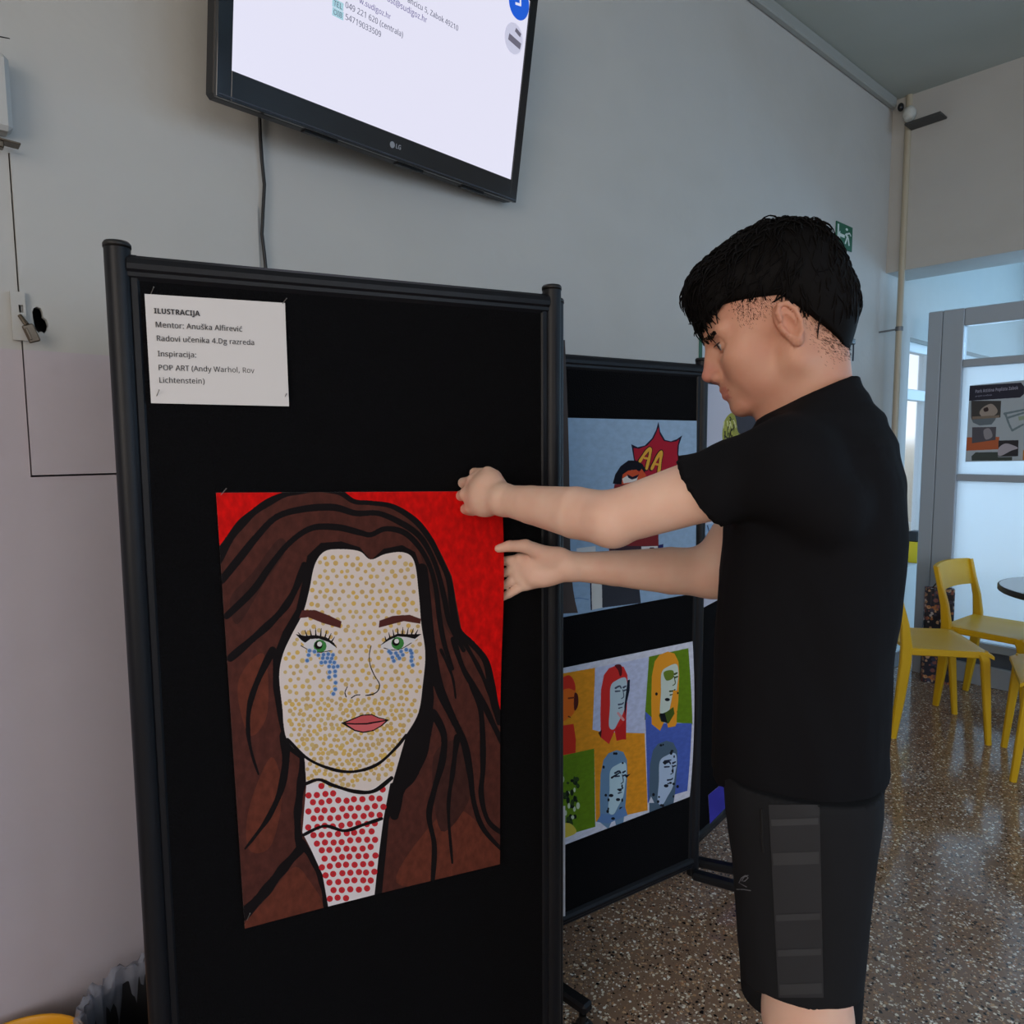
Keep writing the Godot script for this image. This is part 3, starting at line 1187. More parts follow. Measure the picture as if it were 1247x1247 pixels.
	var sc := thing("motion_sensor", "white motion sensor on a dark shelf bracket under the ceiling", "sensor", room * Transform3D(Basis.IDENTITY, m0))
	g = G.new()
	g.ball(Vector3(-0.035, 0.0, 0.01), Vector3(0.035, 0.042, 0.034))
	obj("body", g, mat("sensor_white", c8(200, 204, 200), 0.4), sc)
	g = G.new()
	g.ball(Vector3(-0.05, 0.045, -0.03), Vector3(0.018, 0.022, 0.016))
	obj("lens", g, mat("plastic_black", Color.BLACK), sc)
	var m1: Vector3 = bp.call(1146, 146)
	g = G.new()
	g.box(Vector3(-0.05, (m1.y - m0.y) / 2 - 0.035, (m1.z - m0.z) / 2 + 0.02), Vector3(0.1, 0.012, absf(m1.z - m0.z) + 0.02), Basis(Vector3.RIGHT, -0.03), 0.003)
	obj("shelf", g, mat("sensor_shelf", c8(62, 64, 64), 0.6), sc)


# ------------------------------------------------------------------ display boards and what hangs on them
func board(label: String, a: Vector3, b: Vector3, top: float, low: float, feet: Array, group: String) -> Dictionary:
	a.y = 0
	b.y = 0
	var x := (b - a).normalized()
	var z := x.cross(Vector3.UP)
	var w := (b - a).length()
	var xf := Transform3D(Basis(x, Vector3.UP, z), a)
	var t := thing("display_board", label, "display board", xf, group)
	var frame := mat("board_frame", c8(18, 20, 25), 0.42, {"metallic_specular": 0.36})
	var felt := mat("board_felt", c8(13, 13, 15), 0.95, {"normal_enabled": true, "normal_scale": 0.35, "normal_texture": noise_tex(0.12, 256, [], 21, true, 6.0), "uv1_triplanar": true, "uv1_scale": Vector3.ONE * 6.0, "metallic_specular": 0.2})
	var g := G.new()
	g.box(Vector3(w / 2, (top + low) / 2, 0), Vector3(w - 0.05, top - low - 0.06, 0.016))
	obj("felt_panel", g, felt, t)
	for px in [0.0, w]:
		g = G.new()
		g.tube([Vector3(px, 0.09, 0), Vector3(px, top + 0.012, 0)], 0.0185, 0.0185, 18, false)
		var inner: float = 0.021 if px == 0.0 else -0.021
		g.box(Vector3(px + inner, (top + low) / 2, 0), Vector3(0.014, top - low, 0.022), Basis.IDENTITY, 0.003)
		var po := obj("post", g, frame, t)
		g = G.new()
		g.lathe([Vector2(0.0, 0.0), Vector2(0.0195, 0.0), Vector2(0.0195, 0.006), Vector2(0.017, 0.0095), Vector2(0.0, 0.0105)], 18, Transform3D(Basis.IDENTITY, Vector3(px, top + 0.009, 0)))
		obj("end_cap", g, mat("board_cap", c8(20, 20, 20), 0.5), po)
	for r in [["top_rail", top - 0.019], ["bottom_rail", low + 0.019]]:
		g = G.new()
		var pr := PackedVector2Array([Vector2(0.008, -0.019), Vector2(0.013, -0.013), Vector2(0.013, -0.007), Vector2(0.0165, -0.003), Vector2(0.0175, 0.005), Vector2(0.015, 0.013), Vector2(0.009, 0.018), Vector2(0, 0.0195), Vector2(-0.009, 0.018), Vector2(-0.015, 0.013), Vector2(-0.0175, 0.005), Vector2(-0.0165, -0.003), Vector2(-0.013, -0.007), Vector2(-0.013, -0.013), Vector2(-0.008, -0.019)])
		g.sweep([Vector3(0.012, r[1], 0), Vector3(w - 0.012, r[1], 0)], func(_t: float) -> PackedVector2Array: return pr, Vector3.UP, true, false)
		obj(r[0], g, frame, t)
	for f in feet:            # [which post, direction in the ground plane, reach forward, reach backward]
		var base := Vector3(0.0 if f[0] == 0 else w, 0.105, f[4] if f.size() > 4 else 0.0)
		var d: Vector3 = (xf.basis.inverse() * f[1]).normalized()
		g = G.new()
		g.box(base + d * (f[2] - f[3]) / 2, Vector3(f[2] + f[3], 0.026, 0.034), Basis(d, Vector3.UP, d.cross(Vector3.UP)), 0.006)
		var fo := obj("foot", g, frame, t)
		for e in [f[2], -f[3]]:
			if absf(e) < 0.05:
				continue
			var q: Vector3 = base + d * (e - signf(e) * 0.018)
			var side := d.cross(Vector3.UP)
			g = G.new()
			g.tube([q + Vector3(0, -0.012, 0), q + Vector3(0, -0.04, 0)], 0.009, 0.009, 10)
			for sd in [-1.0, 1.0]:
				g.tube([q + side * 0.011 * sd + Vector3(0, -0.062, 0), q + side * 0.02 * sd + Vector3(0, -0.062, 0)], 0.031, 0.028, 18)
			g.box(q + Vector3(0, -0.045, 0), Vector3(0.03, 0.036, 0.02), Basis(d, Vector3.UP, side), 0.005)
			g.shift(Vector3(0, -0.012, 0))
			obj("caster", g, mat("caster_black", c8(14, 14, 15), 0.45), fo)
	return {"node": t, "xf": xf, "p": a, "n": z, "w": w}


func paper(art: Art, name_: String, label: String, category: String, p0: Vector3, n: Vector3, lift: Callable, tex: Texture2D, group := "") -> Node3D:
	# the sheet lies on the plane through p0; lift(u, v) bends it off that plane
	var mid := art.photo(0.5, 0.5)
	var o := on_plane(mid.x, mid.y, p0, n)
	var t := thing(name_, label, category, Transform3D(Basis.IDENTITY, o), group)
	var g := G.new()
	var pos := func(u: float, v: float) -> Vector3:
		var q := art.photo(u, v)
		return on_plane(q.x, q.y, p0, n) + n * lift.call(u, v) - o
	g.sheet(24, 30, pos)
	var m := StandardMaterial3D.new()
	m.resource_name = name_ + "_print"
	m.albedo_texture = tex
	m.roughness = 0.8
	m.metallic_specular = 0.25
	m.texture_repeat = false
	obj("painted_face", g, m, t)
	g = G.new()
	g.sheet(24, 30, func(u: float, v: float) -> Vector3: return pos.call(u, v) - n * 0.0007, true)
	obj("paper_back", g, mat("paper_white", c8(214, 212, 212), 0.8), t)
	return t


func pin(parent: Node3D, p: Vector3, n: Vector3, lean: Vector3) -> void:
	var g := G.new()
	var tip := p - n * 0.003
	var end := p + (n * 0.4 + lean).normalized() * 0.013
	g.tube([tip, end], 0.0006, 0.0006, 6)
	g.ball(end, Vector3.ONE * 0.0011, Basis.IDENTITY, 8, 5)
	g.shift(-parent.position)
	obj("pin", g, mat("pin_steel", c8(150, 148, 146), 0.3, {"metallic": 0.8}), parent)


func build_boards() -> void:
	var grp := "black felt display boards"
	var a1 := at(156, 540, 1.109)
	var b1 := at(672, 540, 1.425)
	var x1 := (b1 - a1).normalized()
	var back1 := Vector3.UP.cross(x1)          # away from the camera
	var top1 := at(150, 310, 1.109).y
	var bd1 := board("tall black felt display board carrying the large painted portrait", a1, b1, top1, 0.12, [[0, back1, 0.28, 0.28]], grp)
	var bd1b := board("black display board folded flat behind the one with the large portrait", a1 + back1 * 0.062 + x1 * 0.03, b1 + back1 * 0.058 + x1 * 0.038, top1 - 0.012, 0.12, [], grp)
	var d2 := Vector3(0.846, 0, -0.533)
	var b2 := at(853, 540, 2.10)
	var a2 := b2 - d2 * 0.68
	var top2 := at(857, 444, 2.10).y
	var front2 := Vector3(0.72, 0, 0.69)
	var bd2 := board("black display board with the comic painting and the six coloured portraits", a2, b2, top2, 0.115, [[0, front2, 0.27, 0.2], [1, Vector3(0.88, 0, 0.47), 0.3, 0.04, 0.055]], grp)
	var d3 := Vector3(0.65, 0, -0.76)
	var a3 := b2 + Vector3(0.008, 0, -0.046)
	var bd3 := board("black display board carrying the pale painting with yellow green hair", a3, a3 + d3 * 0.72, at(862, 452, 2.14).y, 0.15, [[0, Vector3(0.92, 0, 0.38), 0.3, 0.04]], grp)

	# ---- typed note
	var n1: Vector3 = bd1.n
	var p1: Vector3 = bd1.p + n1 * 0.0105
	var na := Art.new(8, 8, [Vector2(176, 358), Vector2(347, 369), Vector2(351.5, 495), Vector2(184, 491)], c8(220, 216, 214))
	var note := paper(na, "typed_note", "white typed note pinned in the upper corner of the display board", "note", p1, n1, func(u: float, v: float) -> float: return 0.001 + 0.004 * u * v * v, na.done(8, 8))
	var ink := mat("print_ink", c8(44, 42, 46), 0.8)
	var pn := p1 + n1 * 0.0022
	for r in [["ILUSTRACIJA", 187.4, 375.0, 243.3, 378.6, true], ["Mentor: Anuška Alfirević", 189.3, 391.2, 294.6, 397.0, false], ["Radovi učenika 4.Dg razreda", 190.7, 408.0, 309.2, 413.6, false], ["Inspiracija:", 191.9, 427.0, 238.6, 428.8, false], ["POP ART (Andy Warhol, Roy", 193.0, 443.6, 309.6, 447.6, false], ["Lichtenstein)", 193.8, 459.0, 248.8, 460.4, false]]:
		fit_text(note, "lettering", r[0], on_plane(r[1], r[2], pn, n1), on_plane(r[3], r[4], pn, n1), n1, ink, r[5], 1.0)
	for q in [[183, 359, 186, 353], [343, 371, 347, 366], [190, 484, 193, 477], [345, 488, 347, 483]]:
		var pa := on_plane(q[0], q[1], pn, n1)
		pin(note, pa, n1, (on_plane(q[2], q[3], pn, n1) - pa).normalized())

	# ---- the large portrait
	var art := portrait()
	var tex := art.done(800, 1120)
	var lift := func(u: float, v: float) -> float:
		return 0.002 + 0.018 * pow(u, 5.0) * exp(-pow((v - 0.2) / 0.22, 2.0)) + 0.004 * pow(u, 3.0) * v + 0.0015 * sin(u * 5.0 + v * 3.0)
	var port := paper(art, "portrait_painting", "large dotted portrait painting of a crying woman with long brown hair", "painting", p1, n1, lift, tex)
	for q in [[269, 603, 275, 595], [603, 1043, 606, 1036], [301, 1122, 303, 1114]]:
		var pa := on_plane(q[0], q[1], p1 + n1 * 0.005, n1)
		pin(port, pa, n1, (on_plane(q[2], q[3], p1, n1) - pa).normalized())

	# ---- sheets on the second board
	var n2: Vector3 = bd2.n
	var p2: Vector3 = bd2.p + n2 * 0.0105
	var flat := func(u: float, v: float) -> float: return 0.0015 + 0.002 * u * v
	var com := comic()
	paper(com, "comic_painting", "pale blue comic painting with a red burst and yellow letters", "painting", p2, n2, flat, com.done(560, 560))
	var six := portraits()
	paper(six, "six_portraits_painting", "sheet with six portraits on orange, green, blue and white squares", "painting", p2, n2, func(u: float, v: float) -> float: return 0.0015 + 0.012 * pow(u, 6.0) * (1.0 - pow(2.0 * v - 1.0, 2.0)), six.done(640, 640))

	# ---- sheets on the third board
	var n3: Vector3 = bd3.n
	var p3: Vector3 = bd3.p + n3 * 0.0105
	var ga := Art.new(600, 700, [Vector2(859, 467), Vector2(950, 480), Vector2(950, 690), Vector2(852, 742)], c8(196, 196, 208))
	ga.poly([879, 530, 882, 512, 890, 503, 899, 505, 905, 512, 900, 530, 892, 545, 882, 545], c8(150, 150, 70))
	var rng := RandomNumberGenerator.new()
	rng.seed = 4
	for k in 46:
		var x := rng.randf_range(880, 898)
		var y := rng.randf_range(508, 542)
		ga.line([x, y, x + rng.randf_range(-3, 3), y + rng.randf_range(3, 9)], 1.6, 0.6, [c8(212, 208, 150), c8(70, 68, 30), c8(176, 170, 76), c8(40, 38, 24)][k % 4])
	ga.poly([893, 497, 902, 490, 925, 500, 920, 530, 900, 528, 896, 512], c8(66, 66, 74))
	ga.poly([853, 640, 905, 630, 905, 690, 853, 690], c8(150, 176, 204), false)
	for k in 6:
		ga.line([855 + k * 6, 640, 862 + k * 6, 668], 1.2, 1.2, c8(60, 70, 96))
	paper(ga, "yellow_hair_painting", "pale painting with yellow green hair beside the comic painting's board", "painting", p3, n3, flat, ga.done(300, 350))
	var bl := Art.new(64, 64, [Vector2(862, 968), Vector2(930, 912), Vector2(930, 935), Vector2(864, 1003)], c8(62, 58, 160))
	bl.brush(0.1, 3)
	paper(bl, "blue_painting", "blue violet sheet pinned low under the painting with yellow green hair", "painting", p3, n3, flat, bl.done(64, 64))

	# ---- sheets pinned on the far side of the folded board: their edges curl past its post
	var nb: Vector3 = bd1b.n
	var pb: Vector3 = bd1b.p - nb * 0.02
	for q in [["brown_sheet", "dark brown sheet curling out past the folded board's post", 413.0, 748.0, 600.0, 688.0, 16.0, c8(66, 54, 50)], ["white_sheet", "white paper strip showing past the folded board's post near the floor", 985.0, 1120.0, 610.0, 688.5, 3.5, c8(206, 204, 208)]]:
		var t := thing(q[0], q[1], "sheet", Transform3D(Basis.IDENTITY, pb))
		var pos := func(u: float, v: float) -> Vector3:
			var bulge: float = q[6] * (0.25 + 0.35 * sin(v * 2.4) + 0.75 * pow(v, 9.0)) if q[6] > 10.0 else q[6]
			var px: float = lerpf(q[4], q[5] + bulge, u)
			return on_plane(px, lerpf(q[2], q[3], v) + (v * 14.0 * pow(1.0 - u, 2.0)), pb, nb) - nb * (0.002 + 0.012 * u * u) - pb
		var g := G.new()
		g.sheet(12, 24, pos)
		obj("front_face", g, mat(q[0] + "_paper", q[7], 0.7), t)
		g = G.new()
		g.sheet(12, 24, func(u: float, v: float) -> Vector3: return pos.call(u, v) - nb * 0.0006, true)
		obj("back_face", g, mat("paper_white", Color.WHITE), t)


func portrait() -> Art:
	var red := c8(208, 14, 12)
	var brown := c8(78, 42, 36)
	var ink := c8(20, 16, 18)
	var cream := c8(222, 210, 205)
	var a := Art.new(1200, 1680, [Vector2(263, 600), Vector2(609, 598), Vector2(607, 1050), Vector2(298, 1130)], red)
	a.view(240, 580, 2.2275)
	a.poly([40, 215, 90, 150, 150, 92, 210, 60, 270, 42, 340, 30, 400, 42, 430, 70, 480, 68, 540, 85, 600, 125, 640, 170, 665, 220, 688, 270, 700, 340, 715, 420, 750, 460, 785, 500, 800, 560, 810, 620, 850, 690, 850, 1100, 120, 1260, 90, 1100], brown, false)
	for q in [[120, 1230, 200, 1130, 260, 1060, 300, 1090, 340, 1180, 220, 1220], [540, 1100, 620, 960, 700, 900, 780, 960, 840, 1060, 700, 1100], [140, 900, 200, 760, 230, 860, 200, 1000, 140, 1010], [110, 560, 180, 480, 190, 640, 140, 700]]:
		a.poly(q, c8(98, 50, 38))
	for q in [[90, 330, 150, 260, 220, 170, 240, 200, 180, 290, 110, 400], [600, 190, 640, 240, 680, 330, 690, 430, 650, 360], [640, 760, 720, 720, 740, 860, 660, 960]]:
		a.poly(q, c8(62, 36, 32))
	a.brush(0.16, 11, 2.0)
	# locks of hair
	for s in [[[50, 235, 100, 152, 160, 92, 235, 50, 300, 38], 26, 14], [[330, 36, 385, 44, 425, 68, 470, 72, 530, 82, 590, 120, 630, 170, 655, 220, 680, 280, 690, 350, 705, 415, 742, 452, 778, 497, 794, 560, 808, 630, 840, 695], 12, 20],
			[[66, 282, 120, 215, 160, 165, 215, 110, 290, 88, 370, 84, 430, 100, 490, 100, 550, 125, 600, 160, 632, 210, 652, 262, 668, 330, 684, 400, 720, 470], 20, 12],
			[[80, 378, 150, 310, 200, 240, 250, 180, 310, 140, 380, 138, 440, 152, 470, 158, 510, 142, 560, 152, 600, 190, 628, 240, 645, 300, 655, 380, 668, 450, 690, 520], 18, 12],
			[[90, 492, 150, 440, 200, 395, 240, 350, 268, 300, 290, 240], 20, 18],
			[[204, 470, 165, 550, 142, 620, 138, 690, 148, 750, 166, 806], 20, 5],
			[[236, 700, 240, 770, 226, 850, 195, 920, 160, 970, 130, 1008], 26, 5],
			[[292, 740, 282, 830, 272, 920, 276, 1000], 24, 18],
			[[285, 1005, 235, 1060, 180, 1130, 118, 1195], 22, 30],
			[[280, 990, 318, 1045, 342, 1110, 352, 1175], 20, 16],
			[[608, 250, 622, 380, 638, 480, 655, 570, 690, 650, 722, 720, 738, 800, 748, 880, 772, 950, 822, 1008], 30, 10],
			[[692, 440, 722, 525, 765, 595, 805, 680, 840, 745], 14, 16], [[712, 432, 758, 512, 792, 590, 815, 668], 12, 10], [[628, 440, 636, 520, 640, 560], 26, 18],
			[[640, 640, 668, 700, 664, 770, 642, 850, 628, 920, 642, 1000, 637, 1100], 20, 12], [[704, 705, 692, 800, 680, 900, 690, 1045], 16, 6], [[742, 560, 768, 640, 773, 780, 768, 860, 786, 930, 826, 966], 16, 12],
			[[628, 640, 618, 720, 590, 800, 552, 850, 535, 920], 28, 24], [[660, 470, 690, 540, 700, 600], 9, 5]]:
		a.line(s[0], s[1], s[2], ink)
	# black mass on both sides of the face
	a.poly([470, 228, 440, 192, 390, 176, 335, 180, 298, 215, 284, 290, 268, 360, 232, 420, 205, 490, 205, 570, 220, 660, 238, 735, 300, 780, 300, 600, 320, 300], ink, false)
	a.poly([470, 228, 505, 196, 555, 186, 590, 205, 612, 270, 624, 380, 634, 500, 642, 600, 636, 660, 600, 760, 548, 850, 520, 930, 512, 1020, 500, 1138, 476, 1138, 490, 900, 520, 760, 600, 600, 580, 300], ink, false)
	# face, neck, scarf
	a.poly([470, 225, 440, 203, 390, 197, 345, 203, 318, 240, 303, 310, 286, 370, 255, 430, 232, 482, 222, 540, 230, 620, 243, 712, 300, 765, 370, 795, 430, 800, 490, 780, 540, 735, 567, 700, 600, 640, 612, 560, 618, 480, 607, 400, 600, 320, 588, 232, 560, 206, 510, 210], cream)
	a.poly([290, 752, 296, 838, 400, 862, 470, 862, 530, 830, 566, 705, 490, 775, 430, 795, 370, 790], cream, false)
	a.poly([296, 835, 340, 828, 400, 852, 450, 860, 526, 820, 505, 930, 492, 1030, 481, 1134, 356, 1170, 340, 1080, 308, 1010, 285, 965], c8(226, 220, 223), false)
	var rng := RandomNumberGenerator.new()
	rng.seed = 12
	var face := PackedVector2Array([Vector2(470, 232), Vector2(440, 210), Vector2(390, 203), Vector2(348, 209), Vector2(325, 243), Vector2(309, 313), Vector2(292, 373), Vector2(262, 433), Vector2(239, 485), Vector2(229, 540), Vector2(237, 618), Vector2(250, 708), Vector2(300, 756), Vector2(297, 830), Vector2(400, 848), Vector2(520, 815), Vector2(556, 706), Vector2(592, 638), Vector2(605, 560), Vector2(611, 480), Vector2(600, 400), Vector2(593, 320), Vector2(582, 236), Vector2(556, 213), Vector2(510, 217)])
	var row := 0
	var y := 200.0
	while y < 856.0:
		var step := 23.0 if y < 600.0 else 17.0
		var x := 215.0 + (row % 2) * step / 2
		while x < 625.0:
			var p := Vector2(x, y) + Vector2(rng.randf_range(-4.5, 4.5), rng.randf_range(-4.5, 4.5))
			if Geometry2D.is_point_in_polygon(p, face):
				a.disc(p.x, p.y, rng.randf_range(5.0, 6.8), [c8(206, 172, 104), c8(198, 168, 112), c8(212, 176, 98), c8(204, 178, 120)][rng.randi() % 4])
			x += step
		y += step * 0.8
		row += 1
	var scarf := PackedVector2Array([Vector2(300, 842), Vector2(340, 838), Vector2(400, 862), Vector2(450, 870), Vector2(520, 832), Vector2(500, 925), Vector2(486, 1030), Vector2(476, 1130), Vector2(362, 1160), Vector2(346, 1080), Vector2(314, 1010), Vector2(293, 965)])
	for j in 16:
		for i in 14:
			var p := Vector2(292 + i * 22.5 + (j % 2) * 10.0 + rng.randf_range(-2, 2), 842 + j * 22.0 - i * 1.5 + rng.randf_range(-2, 2))
			if Geometry2D.is_point_in_polygon(p, scarf):
				a.disc(p.x, p.y, 8.6, c8(198, 44, 52))
				a.disc(p.x + 1, p.y, 2.0, c8(150, 60, 66))
	a.line([245, 712, 300, 765, 370, 795, 430, 800, 490, 780, 540, 735, 566, 702], 8, 8, ink)
	a.line([292, 834, 330, 822, 370, 838, 430, 855, 480, 853, 527, 818], 8, 11, ink)
	a.line([288, 972, 345, 948, 400, 961, 450, 945, 500, 928], 8, 9, ink)
	a.poly([275, 384, 284, 362, 320, 362, 360, 378, 391, 393, 388, 411, 340, 397, 300, 381], c8(84, 42, 38), false)
	a.poly([492, 410, 494, 391, 530, 378, 575, 375, 606, 386, 604, 399, 560, 392], c8(84, 42, 38), false)
	# eyes, tears, nose and lips, read from a closer view
	a.view(340, 720, 4.795)
	var white := c8(214, 212, 216)
	a.poly([120, 275, 180, 268, 230, 264, 285, 280, 330, 325, 290, 346, 235, 354, 180, 342, 145, 312], white)
	a.disc(237, 318, 38, c8(62, 132, 66))
	a.disc(228, 312, 24, ink)
	a.disc(234, 306, 15, c8(225, 225, 225))
	a.poly([95, 248, 150, 258, 215, 254, 275, 268, 318, 300, 336, 330, 290, 296, 230, 274, 180, 276, 150, 298, 130, 285], ink, false)
	a.line([125, 315, 180, 344, 235, 354, 300, 344], 4, 4, ink)
	a.poly([590, 318, 640, 278, 690, 256, 745, 258, 808, 268, 765, 304, 705, 338, 640, 340], white)
	a.disc(690, 302, 37, c8(62, 132, 66))
	a.disc(680, 296, 22, ink)
	a.disc(684, 290, 14, c8(225, 225, 225))
	a.poly([585, 318, 635, 272, 690, 246, 750, 250, 828, 248, 790, 276, 745, 266, 690, 262, 640, 284], ink, false)
	a.line([610, 330, 660, 342, 710, 335, 770, 300], 4, 4, ink)
	for l in [[130, 262, 108, 238], [160, 258, 148, 224], [185, 256, 178, 218], [212, 256, 210, 212], [240, 258, 244, 214], [266, 266, 276, 228], [288, 276, 302, 244], [306, 290, 322, 264], [622, 286, 616, 262], [645, 272, 638, 240], [668, 260, 662, 224], [692, 252, 688, 212], [718, 250, 720, 208], [745, 250, 752, 212], [770, 250, 782, 216], [792, 252, 808, 222]]:
		a.line(l, 9, 2, ink)
	for p in [[175, 345], [170, 370], [162, 402], [205, 350], [227, 370], [257, 368], [285, 365], [312, 370], [253, 388], [280, 388], [305, 390], [245, 414], [268, 412], [296, 410], [320, 414], [290, 437], [316, 440], [340, 437], [293, 470], [325, 466], [290, 500], [325, 492], [328, 532], [326, 570], [315, 597], [640, 350], [660, 385], [668, 405], [680, 360], [700, 390], [690, 375], [720, 370], [740, 340], [765, 345], [772, 360], [772, 382], [770, 405], [778, 430], [650, 360], [710, 350]]:
		a.disc(p[0], p[1], 15, c8(176, 190, 214))
	for p in [[175, 345], [170, 370], [162, 402], [205, 350], [227, 370], [257, 368], [285, 365], [312, 370], [253, 388], [280, 388], [305, 390], [245, 414], [268, 412], [296, 410], [320, 414], [290, 437], [316, 440], [340, 437], [293, 470], [325, 466], [290, 500], [325, 492], [328, 532], [326, 570], [315, 597], [640, 350], [660, 385], [668, 405], [680, 360], [700, 390], [690, 375], [720, 370], [740, 340], [765, 345], [772, 360], [772, 382], [770, 405], [778, 430], [650, 360], [710, 350]]:
		a.disc(p[0], p[1], 10.5, c8(84, 122, 178))
	a.line([535, 318, 525, 370, 530, 430, 555, 490, 584, 540, 575, 580, 545, 600, 505, 607], 4, 7, ink)
	a.line([397, 555, 383, 588, 390, 615], 4, 6, ink)
	a.line([420, 622, 445, 606, 470, 603], 6, 5, ink)
	a.poly([360, 767, 420, 745, 480, 720, 540, 716, 580, 735, 640, 750, 600, 785, 550, 815, 490, 826, 440, 815, 400, 792], ink, false)
	a.poly([385, 766, 425, 750, 482, 726, 538, 722, 578, 740, 622, 751, 560, 760, 510, 768, 440, 770], c8(198, 88, 92), false)
	a.poly([390, 774, 440, 777, 512, 777, 560, 768, 622, 757, 594, 782, 548, 809, 490, 819, 442, 808], c8(208, 102, 106), false)
	return a


func comic() -> Art:
	var a := Art.new(1000, 1000, [Vector2(655, 508), Vector2(848, 512.5), Vector2(846, 722), Vector2(655, 757)], c8(146, 172, 198))
	a.brush(0.05, 5, 1.4)
	var dark := c8(28, 24, 44)
	a.view(740, 510, 6.925)
	a.poly([425, 25, 440, 110, 480, 178, 530, 190, 580, 172, 625, 140, 598, 220, 592, 300, 632, 405, 660, 470, 500, 620, 300, 700, 260, 480, 218, 350, 196, 215, 250, 240, 310, 225, 370, 165, 405, 95], dark, false)
	a.poly([425, 70, 436, 130, 470, 186, 530, 198, 575, 190, 600, 172, 585, 230, 582, 300, 620, 405, 640, 470, 500, 600, 320, 680, 262, 480, 224, 330, 214, 245, 260, 252, 330, 225, 385, 165, 410, 110], c8(160, 30, 48), false)
	for s in [[[262, 362, 300, 305, 350, 248, 352, 300, 322, 425], c8(44, 20, 20), 34], [[362, 425, 400, 345, 448, 275, 440, 360, 422, 475], c8(44, 20, 20), 34], [[268, 360, 304, 303, 352, 250, 352, 305, 324, 420], c8(214, 160, 60), 24], [[368, 422, 404, 345, 448, 278, 440, 360, 424, 470], c8(214, 160, 60), 24]]:
		a.line(s[0], s[2], s[2], s[1])
	a.line([305, 330, 345, 338], 18, 18, c8(214, 160, 60))
	a.line([400, 382, 436, 388], 18, 18, c8(214, 160, 60))
	a.disc(500, 455, 14, c8(214, 120, 50))
	a.poly([40, 545, 60, 470, 105, 400, 170, 352, 235, 352, 290, 382, 318, 430, 300, 470, 270, 440, 200, 430, 140, 470, 110, 560], c8(20, 20, 30), false)
	a.poly([112, 560, 122, 470, 170, 436, 240, 428, 262, 452, 282, 420, 318, 470, 318, 540, 250, 600, 130, 600], c8(196, 78, 46), false)
	a.poly([118, 505, 160, 480, 200, 500, 250, 490, 240, 530, 130, 545], c8(214, 206, 200), false)
	a.poly([160, 468, 205, 490, 262, 468, 240, 500, 200, 512, 170, 496], dark, false)
	# figure below the arms
	a.view(540, 480, 3.464)
	a.poly([720, 380, 900, 380, 905, 640, 905, 690, 700, 700, 690, 560], c8(122, 40, 44), false)
	a.poly([700, 640, 905, 640, 905, 690, 700, 690], c8(60, 42, 50), false)
	a.poly([832, 642, 902, 640, 902, 690, 836, 690], c8(206, 200, 200), false)
	for l in [[846, 660, 852, 676], [870, 650, 884, 650, 876, 668, 888, 676]]:
		a.line(l, 6, 6, dark)
	a.poly([905, 636, 925, 632, 922, 690, 904, 690], c8(36, 40, 90), false)
	a.poly([560, 650, 640, 640, 640, 690, 560, 690], c8(206, 206, 206), false)
	a.poly([615, 690, 665, 690, 668, 900, 620, 910], c8(204, 204, 200), false)
	a.poly([665, 690, 810, 680, 830, 880, 668, 900], c8(52, 54, 62), false)
	a.line([617, 700, 622, 908], 5, 5, dark)
	a.line([505, 880, 560, 860, 610, 866], 3, 3, c8(100, 130, 170))
	return a


